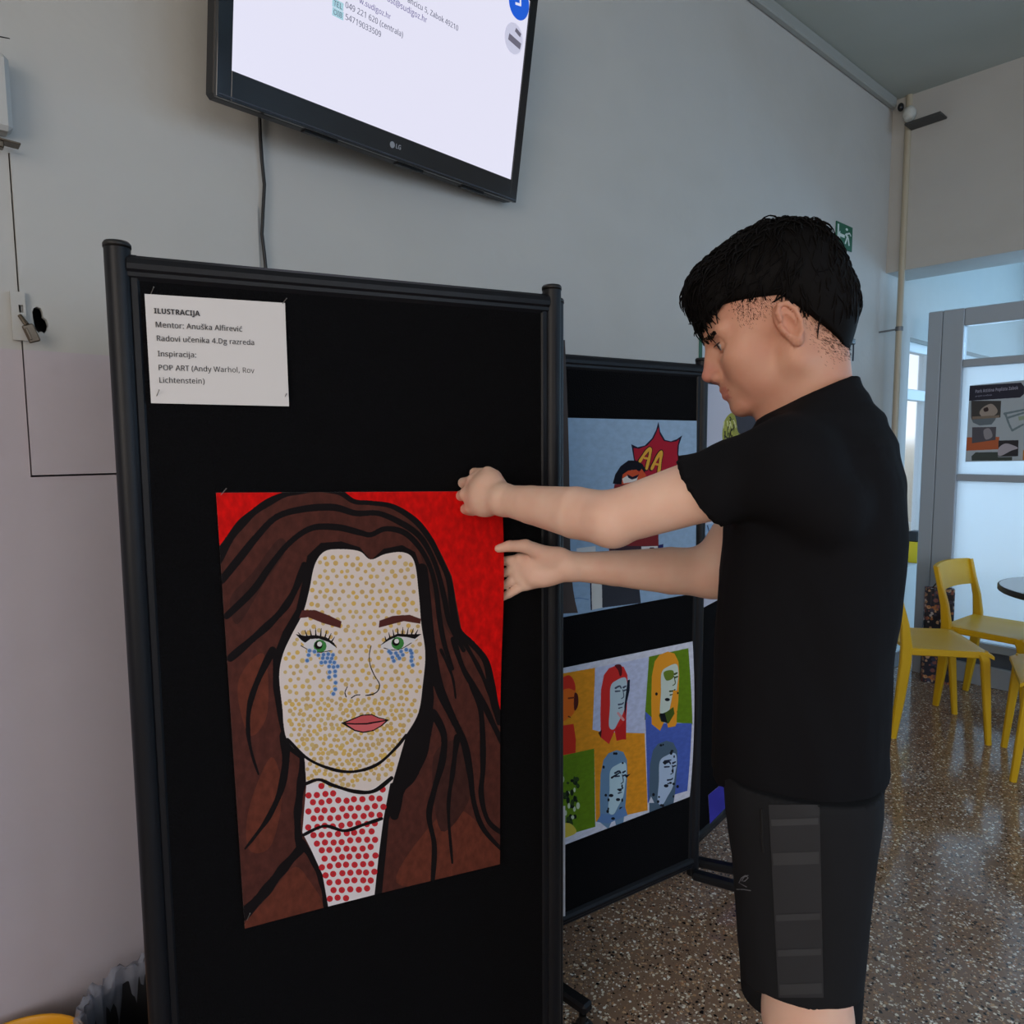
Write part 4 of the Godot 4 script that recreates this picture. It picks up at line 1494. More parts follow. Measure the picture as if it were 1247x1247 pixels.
func portraits() -> Art:
	var a := Art.new(1200, 1200, [Vector2(655, 819.5), Vector2(843, 781), Vector2(839.5, 970), Vector2(655, 1041)], c8(206, 206, 218))
	a.view(680, 780, 4.988)
	var orange := c8(222, 144, 34)
	var green := c8(96, 128, 22)
	var blue := c8(74, 96, 176)
	var lilac := c8(186, 192, 218)
	a.poly([-120, 225, 220, 165, 218, 655, -120, 730], orange, false)
	a.poly([222, 165, 545, 100, 522, 600, 205, 545], lilac, false)
	a.poly([548, 98, 785, 45, 795, 500, 520, 480], green, false)
	a.poly([-120, 730, 215, 655, 222, 1130, -120, 1230], green, false)
	a.poly([204, 540, 260, 555, 520, 562, 540, 1030, 225, 1100, 215, 650], orange, false)
	a.poly([524, 430, 600, 500, 792, 495, 778, 910, 540, 985], blue, false)
	a.brush(0.07, 8, 1.3)
	# the orange portrait cut by the frame
	a.poly([0, 260, 60, 212, 95, 250, 104, 320, 100, 420, 60, 470, 0, 480], c8(226, 108, 34))
	a.poly([0, 250, 55, 210, 90, 238, 100, 300, 60, 290, 0, 300], c8(206, 52, 36))
	a.poly([96, 320, 116, 330, 118, 390, 100, 424, 92, 400], c8(80, 30, 26))
	a.poly([0, 520, 90, 505, 104, 600, 102, 680, 0, 700], c8(206, 50, 34), false)
	a.line([60, 350, 96, 345], 10, 8, c8(120, 50, 24))
	a.line([60, 460, 72, 466], 8, 4, c8(90, 40, 20))
	# green portrait cut by the frame: leaves and pale flecks
	var rng := RandomNumberGenerator.new()
	rng.seed = 20
	for k in 44:
		var x := rng.randf_range(0, 118)
		var y := rng.randf_range(840, 1110)
		a.disc(x, y, rng.randf_range(6, 15), [c8(30, 44, 26), c8(46, 66, 30), c8(20, 28, 20), c8(196, 206, 176)][k % 4], rng.randf_range(8, 22))
	a.poly([0, 1120, 70, 1110, 108, 1160, 60, 1190, 0, 1200], c8(204, 182, 70))
	var face := func(cx: float, top: float, hair: Color, skin: Color, mark: Color, spots: int) -> void:
		var o := func(list: Array) -> Array:
			var r := []
			for i in range(0, list.size(), 2):
				r.append(cx + list[i])
				r.append(top + list[i + 1])
			return r
		a.poly(o.call([-70, 60, -40, 20, 10, 0, 50, 12, 72, 60, 74, 140, 66, 300, 50, 450, 6, 460, -6, 400, -40, 480, -90, 440, -92, 300, -88, 150]), hair, false)
		a.poly(o.call([-30, 130, 10, 90, 60, 76, 70, 130, 62, 200, 50, 280, 20, 340, -10, 390, -40, 370, -34, 250]), skin)
		a.line(o.call([0, 140, 24, 128, 34, 140]), 12, 8, mark)
		a.line(o.call([48, 136, 62, 128]), 12, 8, mark)
		a.line(o.call([0, 160, 26, 158]), 10, 8, mark)
		a.line(o.call([50, 156, 64, 150]), 10, 8, mark)
		a.line(o.call([44, 150, 50, 190, 36, 204]), 5, 5, mark)
		a.line(o.call([18, 240, 40, 236, 48, 228]), 10, 6, mark)
		a.line(o.call([20, 262, 40, 256]), 8, 5, mark)
		for k in spots:
			var an := rng.randf() * TAU
			a.disc(cx + cos(an) * rng.randf_range(40, 86), top + 210 + sin(an) * 190, rng.randf_range(4, 9), c8(22, 24, 30), rng.randf_range(5, 12))
	face.call(345, 148, c8(206, 46, 42), c8(178, 196, 204), c8(70, 78, 96), 0)
	a.poly([340, 150, 378, 148, 384, 200, 372, 216, 360, 180], c8(90, 26, 30))
	a.poly([418, 240, 432, 236, 430, 300, 412, 380, 402, 470, 398, 400], c8(22, 28, 44), false)
	a.poly([345, 530, 372, 520, 410, 470, 408, 600, 352, 600], c8(190, 36, 36), false)
	a.line([360, 440, 392, 480], 14, 16, c8(216, 150, 150))
	a.poly([240, 560, 262, 540, 256, 590], c8(60, 30, 26), false)
	face.call(652, 66, c8(228, 150, 40), c8(198, 208, 196), c8(60, 72, 30), 5)
	a.poly([636, 190, 690, 180, 690, 225, 650, 240], c8(104, 124, 40))
	a.poly([690, 300, 712, 300, 708, 505, 680, 505, 660, 460], c8(228, 150, 40), false)
	a.poly([604, 450, 650, 430, 690, 400, 696, 440, 662, 500, 618, 490], c8(70, 90, 28), false)
	a.poly([608, 440, 640, 440, 656, 500, 620, 486], c8(24, 26, 30), false)
	a.disc(655, 356, 15, c8(24, 24, 28), 10)
	face.call(342, 664, c8(106, 138, 168), c8(180, 206, 216), c8(40, 48, 66), 14)
	a.poly([230, 1100, 260, 1050, 330, 1060, 400, 1000, 418, 1060, 300, 1110], c8(96, 130, 178), false)
	a.poly([400, 820, 436, 808, 412, 834], c8(24, 24, 30), false)
	face.call(640, 605, c8(78, 98, 116), c8(172, 190, 214), c8(40, 46, 66), 14)
	a.poly([545, 985, 560, 945, 580, 985], c8(200, 204, 214), false)
	for p in [[318, 940, 14], [360, 965, 13], [372, 908, 10], [330, 1080, 12], [650, 880, 14], [676, 862, 9], [640, 738, 12]]:
		a.disc(p[0], p[1], p[2], c8(22, 24, 32), p[2] * 0.7)
	a.line([322, 832, 372, 800], 12, 6, c8(26, 28, 40))
	a.line([640, 730, 676, 722], 12, 6, c8(30, 34, 50))
	return a


# ------------------------------------------------------------------ far room: partition, chairs, table
func build_far_room() -> void:
	# glazed partition, square to the television wall
	var p0 := in_room(on_floor(1117, 817))
	var up := p0.x
	var P := func(px: float, py: float) -> Vector3: return in_room(on_plane(px, py, room * Vector3(up, 0, 0), room.basis.x))
	var z0: float = P.call(1123, 600).z
	var top: float = P.call(1190, 374).y
	var alu := mat("partition_aluminium", c8(166, 174, 182), 0.45)
	var t := thing("glass_partition", "grey aluminium partition with frosted glass panes in the far room", "partition", room * Transform3D(Basis.IDENTITY, Vector3(up, 0, z0)))
	var wide := 2.4
	var post := 0.0
	for q in [[0.0, 0.075], [0.078, 0.11], [1.2, 0.06], [wide - 0.06, 0.06]]:
		var g := G.new()
		g.box(Vector3(0, top / 2, q[0] + q[1] / 2), Vector3(0.07, top, q[1]), Basis.IDENTITY, 0.004)
		obj("upright", g, alu, t)
	var bar := func(y: float, h: float) -> void:
		var g := G.new()
		g.box(Vector3(0, y, (0.188 + wide) / 2), Vector3(0.06, h, wide - 0.188), Basis.IDENTITY, 0.004)
		obj("crossbar", g, alu, t)
	var y1: float = P.call(1200, 441).y
	var y2: float = P.call(1200, 582).y
	var y3: float = P.call(1215, 790).y
	bar.call(top - 0.05, 0.1)
	bar.call(y1, 0.045)
	bar.call(y2, 0.04)
	bar.call(y3, 0.05)
	bar.call(0.06, 0.12)
	var frost := mat("frosted_film", c8(246, 251, 254), 0.7, {"backlight_enabled": true, "backlight": Color(1, 1, 1)})
	var clear := mat("partition_glass", Color(1, 1, 1, 0.06), 0.02, {"transparency": BaseMaterial3D.TRANSPARENCY_ALPHA})
	for seg in [[0.188, 1.2], [1.26, wide - 0.06]]:
		for q in [[y1 + 0.022, top - 0.1, clear, "clear_pane"], [y2 + 0.02, y1 - 0.022, frost, "frosted_pane"], [y3 + 0.025, y2 - 0.02, frost, "frosted_pane"], [0.12, y3 - 0.025, mat("kick_panel", c8(84, 92, 104), 0.5), "kick_panel"]]:
			var g := G.new()
			g.box(Vector3(0, (q[0] + q[1]) / 2, (seg[0] + seg[1]) / 2), Vector3(0.006, q[1] - q[0], seg[1] - seg[0]))
			obj(q[3], g, q[2], t)
	# poster stuck on the glass
	var px := up - 0.006
	var Q := func(a: float, b: float) -> Vector3: return on_plane(a, b, room * Vector3(px, 0, 0), room.basis.x)
	var pa := Art.new(700, 620, [Vector2(1181, 469.5), Vector2(1266, 461), Vector2(1262, 561), Vector2(1175.5, 562.5)], c8(176, 186, 192))
	pa.view(1140, 440, 8.313)
	pa.poly([335, 250, 860, 216, 895, 260, 890, 330, 850, 366, 330, 400], c8(28, 28, 48), false)
	pa.poly([352, 398, 660, 400, 600, 590, 560, 640, 440, 650, 372, 620, 350, 560], c8(104, 116, 124), false)
	pa.poly([360, 400, 658, 400, 650, 568, 360, 590], c8(60, 58, 56), false)
	pa.poly([440, 530, 470, 470, 560, 430, 620, 490, 600, 540, 500, 575], c8(164, 150, 138))
	pa.poly([480, 480, 520, 465, 528, 500, 490, 510], c8(50, 30, 26))
	pa.poly([365, 560, 640, 545, 640, 570, 365, 588], c8(132, 116, 100), false)
	pa.poly([310, 770, 640, 765, 632, 890, 305, 905], c8(190, 96, 52), false)
	pa.poly([365, 668, 608, 664, 602, 795, 362, 830], c8(84, 82, 90), false)
	pa.poly([480, 700, 540, 680, 570, 760, 500, 790], c8(150, 146, 150))
	pa.poly([632, 802, 834, 798, 830, 960, 628, 965], c8(36, 34, 40), false)
	pa.poly([632, 880, 700, 832, 780, 850, 828, 880, 760, 905, 640, 960], c8(176, 168, 176))
	pa.poly([360, 1005, 358, 960, 400, 922, 624, 918, 626, 970, 770, 968, 768, 1004], c8(62, 72, 66), false)
	for l in [[690, 530, 890, 490], [700, 530, 740, 640, 770, 700], [770, 700, 880, 640], [730, 570, 890, 520]]:
		pa.line(l, 22, 18, c8(112, 130, 136))
	pa.poly([830, 560, 900, 550, 900, 590, 838, 600], c8(150, 166, 140), false)
	pa.poly([880, 900, 930, 890, 930, 1000, 876, 1000], c8(196, 120, 50), false)
	var ptex := pa.done(420, 372)
	var pt := thing("partition_poster", "poster with small pictures stuck on the frosted partition glass", "poster", Transform3D(Basis.IDENTITY, Q.call(1220, 515)))
	var pg := G.new()
	pg.sheet(6, 6, func(u: float, v: float) -> Vector3:
		var w := pa.photo(u, v)
		return Q.call(w.x, w.y) - pt.position)
	var pm := StandardMaterial3D.new()
	pm.resource_name = "poster_print"
	pm.albedo_texture = ptex
	pm.roughness = 0.5
	pm.texture_repeat = false
	obj("sheet", pg, pm, pt)
	var lg := mat("poster_lettering", c8(150, 150, 168), 0.6)
	var nrm := -room.basis.x
	var off := nrm * 0.001
	fit_text(pt, "lettering", "Park Attitina Poplista Zabok", Q.call(1188, 474.5) + off, Q.call(1240, 469.8) + off, nrm, lg, true, 1.6)
	fit_text(pt, "lettering", "projekt uređenja", Q.call(1188, 481.5) + off, Q.call(1208, 479.8) + off, nrm, lg, false, 1.0)

	# floral bag behind the chairs
	var fp := in_room(on_floor(1150, 822))
	var fx := room * Transform3D(Basis(Vector3.UP, 0.4), Vector3(fp.x - 0.16, 0, fp.z))
	var fl := thing("floral_bag", "dark paper bag with an orange and white flower print behind the yellow chair", "bag", fx)
	var fim := Image.create(128, 256, false, Image.FORMAT_RGB8)
	fim.fill(c8(40, 40, 54))
	var rng := RandomNumberGenerator.new()
	rng.seed = 9
	for k in 190:
		var col: Color = [c8(214, 168, 128), c8(196, 122, 70), c8(210, 200, 196), c8(70, 70, 92), c8(150, 92, 84)][k % 5]
		var cx := rng.randi_range(0, 127)
		var cy := rng.randi_range(0, 255)
		var r := rng.randi_range(3, 8)
		for dy in range(-r, r + 1):
			var hw := int(sqrt(r * r - dy * dy) * rng.randf_range(0.7, 1.0))
			fim.fill_rect(Rect2i(cx - hw, cy + dy, hw * 2, 1), col)
	var fm := mat("floral_print", Color.WHITE, 0.6, {"albedo_texture": ImageTexture.create_from_image(fim), "uv1_triplanar": true, "uv1_scale": Vector3(4, 2.4, 4)})
	var g := G.new()
	g.sweep([Vector3(0, 0.0, 0), Vector3(0, 0.2, 0), Vector3(0, 0.42, 0), Vector3(0, 0.56, 0)], func(tt: float) -> PackedVector2Array: return G.rect(0.1 - 0.03 * tt * tt, 0.15, 0.008), Vector3.BACK, true, false)
	obj("body", g, fm, fl)
	g = G.new()
	var arc := []
	for i in 9:
		arc.append(Vector3(0.0, 0.55 + sin(PI * i / 8) * 0.05, -0.04 + 0.08 * i / 8))
	g.tube(arc, 0.004, 0.004, 6)
	obj("handle", g, mat("bag_cord", c8(46, 40, 40), 0.7), fl)

	# chairs
	var grp := "yellow chairs around the round table"
	var first := chair("yellow plastic chair seen edge on beside the skirting, tucked under the round table")
	place(first, Vector3(2.08, 0, -3.465), Vector3(0.98, 0, 0.2), "yellow plastic chair beside the skirting, its seat facing the round table", grp)
	var second: Node3D = first.duplicate()
	second.name = called("yellow_chair")
	add_child(second)
	place(second, Vector3(2.57, 0, -3.685), Vector3(0.6, 0, 0.8), "yellow plastic chair standing between the round table and the frosted partition", grp)
	var third: Node3D = first.duplicate()
	third.name = called("yellow_chair")
	add_child(third)
	place(third, Vector3(2.355, 0, -2.945), Vector3(-0.87, 0, -0.5), "yellow plastic chair on the side of the round table away from the partition", grp)

	# round table
	var tx := Transform3D(Basis.IDENTITY, Vector3(2.68, 0, -3.24))
	var tb := thing("round_table", "small round table with a white top and a dark edge", "table", tx)
	g = G.new()
	g.lathe([Vector2(0.0, 0.698), Vector2(0.362, 0.698), Vector2(0.37, 0.704), Vector2(0.37, 0.7245), Vector2(0.366, 0.728)], 48)
	obj("edge_band", g, mat("table_edge", c8(36, 38, 44), 0.4), tb)
	g = G.new()
	g.lathe([Vector2(0.0, 0.724), Vector2(0.366, 0.7275), Vector2(0.36, 0.7295), Vector2(0.0, 0.7295)], 48)
	obj("table_top", g, mat("table_white", c8(206, 212, 218), 0.25), tb)
	g = G.new()
	g.lathe([Vector2(0.0, 0.0), Vector2(0.22, 0.0), Vector2(0.22, 0.012), Vector2(0.06, 0.03), Vector2(0.035, 0.06), Vector2(0.033, 0.66), Vector2(0.09, 0.695), Vector2(0.0, 0.6975)], 32)
	obj("pedestal", g, mat("table_metal", c8(48, 52, 60), 0.35, {"metallic": 0.7}), tb)

	# things on the sill of the far window
	var wp := in_room(on_wall(1107, 664, -0.05))
	var yb := thing("yellow_carton", "yellow carton with a dark top on the window sill", "carton", room * Transform3D(Basis.IDENTITY, Vector3(wp.x + 0.09, 0.62, -0.045)))
	g = G.new()
	g.box(Vector3(0, 0.07, 0), Vector3(0.1, 0.14, 0.07), Basis.IDENTITY, 0.004)
	obj("body", g, mat("carton_yellow", c8(222, 190, 20), 0.5), yb)
	g = G.new()
	g.box(Vector3(0, 0.175, 0), Vector3(0.09, 0.07, 0.06), Basis.IDENTITY, 0.006)
	obj("top_flap", g, mat("plastic_black", Color.BLACK), yb)


func place(o: Node3D, p: Vector3, facing: Vector3, label: String, group: String) -> void:
	var z := facing.normalized()
	o.transform = Transform3D(Basis(Vector3.UP.cross(z), Vector3.UP, z), p)
	tag(o, label, "chair", group)


func chair(label: String) -> Node3D:             # faces +z
	var t := thing("yellow_chair", label, "chair")
	var m := mat("chair_yellow", c8(224, 178, 18), 0.42)
	var g := G.new()
	var pos := func(u: float, v: float, dy: float) -> Vector3:
		var x := (u - 0.5) * lerpf(0.40, 0.43, v)
		var z := lerpf(-0.19, 0.19, v)
		var y := 0.455 - 0.016 * sin(PI * clampf(v * 0.9, 0, 1)) * (1.0 - pow(2 * u - 1, 4.0)) - 0.02 * pow(maxf(0.0, (v - 0.86) / 0.14), 2.0)
		var ed := maxf(pow(absf(2 * u - 1), 10.0), 0.0)
		return Vector3(x, y - dy - ed * 0.008, z)
	g.sheet(14, 14, func(u: float, v: float) -> Vector3: return pos.call(u, v, 0.0))
	g.sheet(14, 14, func(u: float, v: float) -> Vector3: return pos.call(u, v, 0.016), true)
	for i in 14:
		for e in [0.0, 1.0]:
			var q := [pos.call(i / 14.0, e, 0.0), pos.call((i + 1) / 14.0, e, 0.0), pos.call((i + 1) / 14.0, e, 0.016), pos.call(i / 14.0, e, 0.016)]
			var r := [pos.call(e, i / 14.0, 0.0), pos.call(e, (i + 1) / 14.0, 0.0), pos.call(e, (i + 1) / 14.0, 0.016), pos.call(e, i / 14.0, 0.016)]
			if e == 0.0:
				g.quad(q[0], q[1], q[2], q[3])
				g.quad(r[3], r[2], r[1], r[0])
			else:
				g.quad(q[3], q[2], q[1], q[0])
				g.quad(r[0], r[1], r[2], r[3])
	obj("seat", g, m, t)
	# curved backrest
	g = G.new()
	var bp := func(u: float, v: float, dz: float) -> Vector3:
		var s := u * 2 - 1
		var y := lerpf(0.765, 0.625, v)
		return Vector3(s * 0.212, y - 0.006 * s * s, -0.248 + 0.03 * s * s - (y - 0.62) * 0.22 + dz)
	g.sheet(16, 6, func(u: float, v: float) -> Vector3: return bp.call(u, v, 0.009))
	g.sheet(16, 6, func(u: float, v: float) -> Vector3: return bp.call(u, v, -0.009), true)
	for i in 16:
		for e in [0.0, 1.0]:
			var q := [bp.call(i / 16.0, e, 0.009), bp.call((i + 1) / 16.0, e, 0.009), bp.call((i + 1) / 16.0, e, -0.009), bp.call(i / 16.0, e, -0.009)]
			if e == 0.0:
				g.quad(q[0], q[1], q[2], q[3])
			else:
				g.quad(q[3], q[2], q[1], q[0])
	for i in 6:
		for e in [0.0, 1.0]:
			var q := [bp.call(e, i / 6.0, 0.009), bp.call(e, (i + 1) / 6.0, 0.009), bp.call(e, (i + 1) / 6.0, -0.009), bp.call(e, i / 6.0, -0.009)]
			if e == 0.0:
				g.quad(q[0], q[1], q[2], q[3])
			else:
				g.quad(q[3], q[2], q[1], q[0])
	obj("backrest", g, m, t)
	for s in [-1.0, 1.0]:
		g = G.new()
		var path := []
		for q in [[0.192, 0.0, -0.22], [0.197, 0.2, -0.198], [0.202, 0.38, -0.183], [0.204, 0.46, -0.183], [0.207, 0.56, -0.195], [0.21, 0.66, -0.22], [0.211, 0.755, -0.242]]:
			path.append(Vector3(q[0] * s, q[1], q[2]))
		g.sweep(path, func(tt: float) -> PackedVector2Array: return G.rect(lerpf(0.026, 0.03, sin(PI * tt)), lerpf(0.03, 0.05, sin(PI * clampf(tt * 1.3, 0, 1))), 0.006), Vector3.BACK, true, false)
		var lg := obj("leg", g, m, t)
		g = G.new()
		g.tube([Vector3(s * 0.215, 0.485, -0.186), Vector3(s * 0.2195, 0.485, -0.186)], 0.006, 0.006, 10)
		obj("bolt", g, mat("bolt_dark", c8(40, 36, 24), 0.5), lg)
		g = G.new()
		path = []
		for q in [[0.195, 0.0, 0.192], [0.197, 0.2, 0.175], [0.198, 0.4, 0.158], [0.195, 0.442, 0.145]]:
			path.append(Vector3(q[0] * s, q[1], q[2]))
		g.sweep(path, func(tt: float) -> PackedVector2Array: return G.rect(lerpf(0.024, 0.03, tt), lerpf(0.026, 0.046, tt), 0.006), Vector3.BACK, true, false)
		obj("leg", g, m, t)
		g = G.new()
		g.box(Vector3(s * 0.196, 0.428, -0.005), Vector3(0.02, 0.03, 0.34), Basis.IDENTITY, 0.005)
		obj("side_rail", g, m, t)
	return t


# ------------------------------------------------------------------ bins in the corner
func build_bins() -> void:
	var yp := at(0, 1262, 1.215)
	var yb := thing("yellow_bin", "yellow plastic waste bin standing by the wall", "bin", Transform3D(Basis.IDENTITY, Vector3(yp.x, 0, yp.z)))
	var rimy := at(40, 1229, 1.33).y - 0.03
	var g := G.new()
	g.lathe([Vector2(0.0, 0.0), Vector2(0.1, 0.0), Vector2(0.106, 0.008), Vector2(0.134, rimy - 0.02), Vector2(0.136, rimy - 0.012), Vector2(0.141, rimy - 0.012), Vector2(0.143, rimy - 0.004), Vector2(0.14, rimy), Vector2(0.134, rimy - 0.002), Vector2(0.131, rimy - 0.02), Vector2(0.103, 0.016), Vector2(0.0, 0.014)], 40)
	obj("body", g, mat("bin_yellow", c8(226, 158, 22), 0.4), yb)
	var dp := at(176, 1200, 1.365)
	var db := thing("lined_bin", "dark wastebasket lined with a crumpled clear plastic bag beside the display board", "bin", Transform3D(Basis.IDENTITY, Vector3(dp.x, 0, dp.z)))
	var h := dp.y - 0.055
	g = G.new()
	g.lathe([Vector2(0.0, 0.0), Vector2(0.088, 0.0), Vector2(0.09, 0.01), Vector2(0.116, h), Vector2(0.113, h), Vector2(0.088, 0.014), Vector2(0.0, 0.014)], 36)
	obj("basket", g, mat("basket_dark", c8(34, 34, 38), 0.5), db)
	for i in 24:
		g = G.new()
		var an := TAU * i / 24
		g.tube([Vector3(cos(an) * 0.0915, 0.03, sin(an) * 0.0915), Vector3(cos(an) * 0.1155, h - 0.02, sin(an) * 0.1155)], 0.003, 0.003, 6)
		obj("rib", g, mat("basket_rib", c8(52, 52, 58), 0.5), db)
	var nz := FastNoiseLite.new()
	nz.seed = 3
	nz.frequency = 1.0
	g = G.new()
	g.sheet(90, 16, func(u: float, v: float) -> Vector3:
		var an := u * TAU
		var y := h + 0.012 + 0.02 * sin(PI * v) - maxf(0.0, v - 0.55) * 0.3
		var r := 0.108 + 0.018 * clampf((v - 0.3) * 3.0, 0.0, 1.0)
		if v < 0.3:
			y -= (0.3 - v) * 0.5
		var w := nz.get_noise_3d(cos(an) * 4.0, v * 2.0, sin(an) * 4.0)
		var fold := sin(an * 21.0 + w * 5.0) * 0.0045
		return Vector3(cos(an) * (r + fold + w * 0.012), y + w * 0.028, -sin(an) * (r + fold + w * 0.012)), true)
	obj("plastic_liner", g, mat("liner_plastic", Color(0.62, 0.64, 0.7, 0.5), 0.3, {"transparency": BaseMaterial3D.TRANSPARENCY_ALPHA}), db)


# ------------------------------------------------------------------ the young man
func build_person() -> void:
	var fw := Vector3(-0.93, 0, -0.37).normalized()       # where his chest points
	var lf := Vector3.UP.cross(fw)                        # his left: towards the camera
	var mid := at(985, 540, 1.10)
	mid.y = 0
	var B := func(px: float, py: float, w: float) -> Vector3: return on_plane(px, py, mid + lf * w, lf)
	var skin := mat("skin", Color.WHITE, 0.52, {"vertex_color_use_as_albedo": true, "subsurf_scatter_enabled": true, "subsurf_scatter_strength": 0.12, "metallic_specular": 0.42})
	var t := thing("person", "young person in black t-shirt and dark shorts pinning the portrait to the board", "person", Transform3D(Basis.IDENTITY, mid))
	var base := c8(240, 201, 179).srgb_to_linear()          # arms
	var ruddy := c8(230, 172, 148).srgb_to_linear()
	var tan_ := c8(212, 160, 134).srgb_to_linear()          # face and neck
	var flush := c8(200, 134, 110).srgb_to_linear()
	var nz := FastNoiseLite.new()
	nz.seed = 2
	nz.frequency = 14.0
	var plain := func(p: Vector3) -> Color:
		return base.lerp(ruddy, clampf(0.22 + nz.get_noise_3dv(p) * 0.45, 0.0, 1.0))
	var body := G.new()

	# ---- head and neck
	var an := deg_to_rad(25.0)
	var hw0 := fw.rotated(Vector3.UP, deg_to_rad(11.0))      # the face turns a little towards the camera
	var hf := hw0 * cos(an) - Vector3.UP * sin(an)
	var hu := hw0 * sin(an) + Vector3.UP * cos(an)
	var hl := Vector3.UP.cross(hw0)
	var hb := Basis(hf, hu, hf.cross(hu))                  # x forward, y up, z = his right
	var ho: Vector3 = B.call(938, 409, 0.0)
	var H := func(a: float, b: float, w: float) -> Vector3: return ho + hf * a + hu * b + hl * w
	var hd := Field.new(ho - Vector3(0.2, 0.21, 0.165), ho + Vector3(0.19, 0.165, 0.165), 0.003)
	hd.ell(H.call(-0.016, 0.046, 0), hb, Vector3(0.098, 0.087, 0.073), 0.01)
	hd.ell(H.call(0.028, 0.02, 0), hb, Vector3(0.058, 0.08, 0.066), 0.02)
	hd.ell(H.call(0.034, -0.035, 0), hb, Vector3(0.056, 0.062, 0.054), 0.02)
	for s in [-1.0, 1.0]:
		hd.cap(H.call(-0.006, -0.05, 0.054 * s), H.call(0.073, -0.079, 0.018 * s), 0.018, 0.014, 0.02)     # jaw
		hd.cap(H.call(-0.014, 0.0, 0.06 * s), H.call(-0.006, -0.05, 0.056 * s), 0.012, 0.016, 0.02)
		hd.ell(H.call(0.058, -0.008, 0.043 * s), hb, Vector3(0.026, 0.022, 0.02), 0.02)                     # cheekbone
		hd.ell(H.call(0.052, -0.035, 0.034 * s), hb, Vector3(0.03, 0.032, 0.022), 0.02)                     # cheek
		hd.cap(H.call(0.079, 0.035, 0.012 * s), H.call(0.068, 0.037, 0.046 * s), 0.011, 0.01, 0.014)        # brow
		hd.ell(H.call(0.084, 0.016, 0.031 * s), hb, Vector3(0.014, 0.012, 0.017), 0.012, true)               # eye socket
		hd.ell(H.call(0.0685, 0.018, 0.0325 * s), hb, Vector3(0.0125, 0.0125, 0.0135), 0.003)
		hd.cap(H.call(0.0785, 0.0245, 0.022 * s), H.call(0.074, 0.0245, 0.043 * s), 0.0042, 0.0036, 0.004)  # upper lid
		hd.cap(H.call(0.0765, 0.0115, 0.023 * s), H.call(0.073, 0.0118, 0.042 * s), 0.0032, 0.003, 0.005)
		hd.ell(H.call(0.097, -0.023, 0.0115 * s), hb, Vector3(0.0105, 0.0085, 0.0085), 0.005)                 # nostril wing
	hd.cap(H.call(0.0865, 0.024, 0), H.call(0.1055, -0.013, 0), 0.008, 0.0095, 0.008)                      # nose
	hd.cap(H.call(0.084, 0.012, 0), H.call(0.092, -0.02, 0), 0.011, 0.0135, 0.006)
	hd.ell(H.call(0.107, -0.0155, 0), hb, Vector3(0.0105, 0.009, 0.0105), 0.006)
	hd.ell(H.call(0.078, -0.052, 0), hb, Vector3(0.0215, 0.028, 0.03), 0.014)                               # mouth
	for s in [-1.0, 1.0]:
		hd.cap(H.call(0.0965, -0.0448, 0.0), H.call(0.0875, -0.0485, 0.021 * s), 0.0046, 0.0026, 0.004)
		hd.cap(H.call(0.0958, -0.0565, 0.0), H.call(0.0868, -0.052, 0.02 * s), 0.0058, 0.003, 0.004)
		hd.cap(H.call(0.1045, -0.0505, 0.006 * s), H.call(0.0905, -0.0508, 0.024 * s), 0.0016, 0.0014, 0.002, true)
	hd.ell(H.call(0.0815, -0.08, 0), hb, Vector3(0.0165, 0.0165, 0.022), 0.012)                            # chin
	hd.cap(H.call(0.105, -0.068, -0.012), H.call(0.105, -0.068, 0.012), 0.0055, 0.0055, 0.008, true)
	# ears
	for s in [-1.0, 1.0]:
		var e0: Vector3 = H.call(-0.014, 0.0, 0.072 * s)
		var eb := Basis(hf.rotated(hl, 0.16), hu.rotated(hl, 0.16), hf.cross(hu))
		hd.ell(e0 + hl * 0.004 * s, eb, Vector3(0.0165, 0.031, 0.0075), 0.006)
		hd.ell(e0 + hl * 0.011 * s + eb.x * 0.002 - eb.y * 0.001, eb, Vector3(0.0085, 0.0165, 0.0065), 0.003, true)
		var rim := []
		for q in [[0.008, 0.01], [0.006, 0.021], [-0.002, 0.03], [-0.012, 0.025], [-0.0165, 0.011], [-0.0145, -0.006], [-0.008, -0.019], [0.002, -0.027]]:
			rim.append(e0 + eb.x * q[0] + eb.y * q[1] + hl * 0.0105 * s)
		for i in rim.size() - 1:
			hd.cap(rim[i], rim[i + 1], 0.0034, 0.0034, 0.003)
		hd.ell(e0 + eb.x * 0.004 - eb.y * 0.027 + hl * 0.007 * s, eb, Vector3(0.0085, 0.0085, 0.005), 0.004)
		hd.cap(e0 + eb.x * 0.0125 - eb.y * 0.001 + hl * 0.008 * s, e0 + eb.x * 0.0115 - eb.y * 0.008 + hl * 0.008 * s, 0.0036, 0.0036, 0.004)
	# neck
	var nb: Vector3 = B.call(990, 535, 0.0)
	hd.cap(H.call(-0.052, -0.012, 0), nb, 0.055, 0.064, 0.03)
	hd.cap(H.call(-0.012, -0.045, 0), B.call(966, 532, 0.0), 0.044, 0.05, 0.025)
	var dark := c8(30, 24, 24).srgb_to_linear()
	var lip := c8(196, 112, 100).srgb_to_linear()
	var nose := c8(196, 112, 106).srgb_to_linear()
	var white := c8(196, 188, 184).srgb_to_linear()
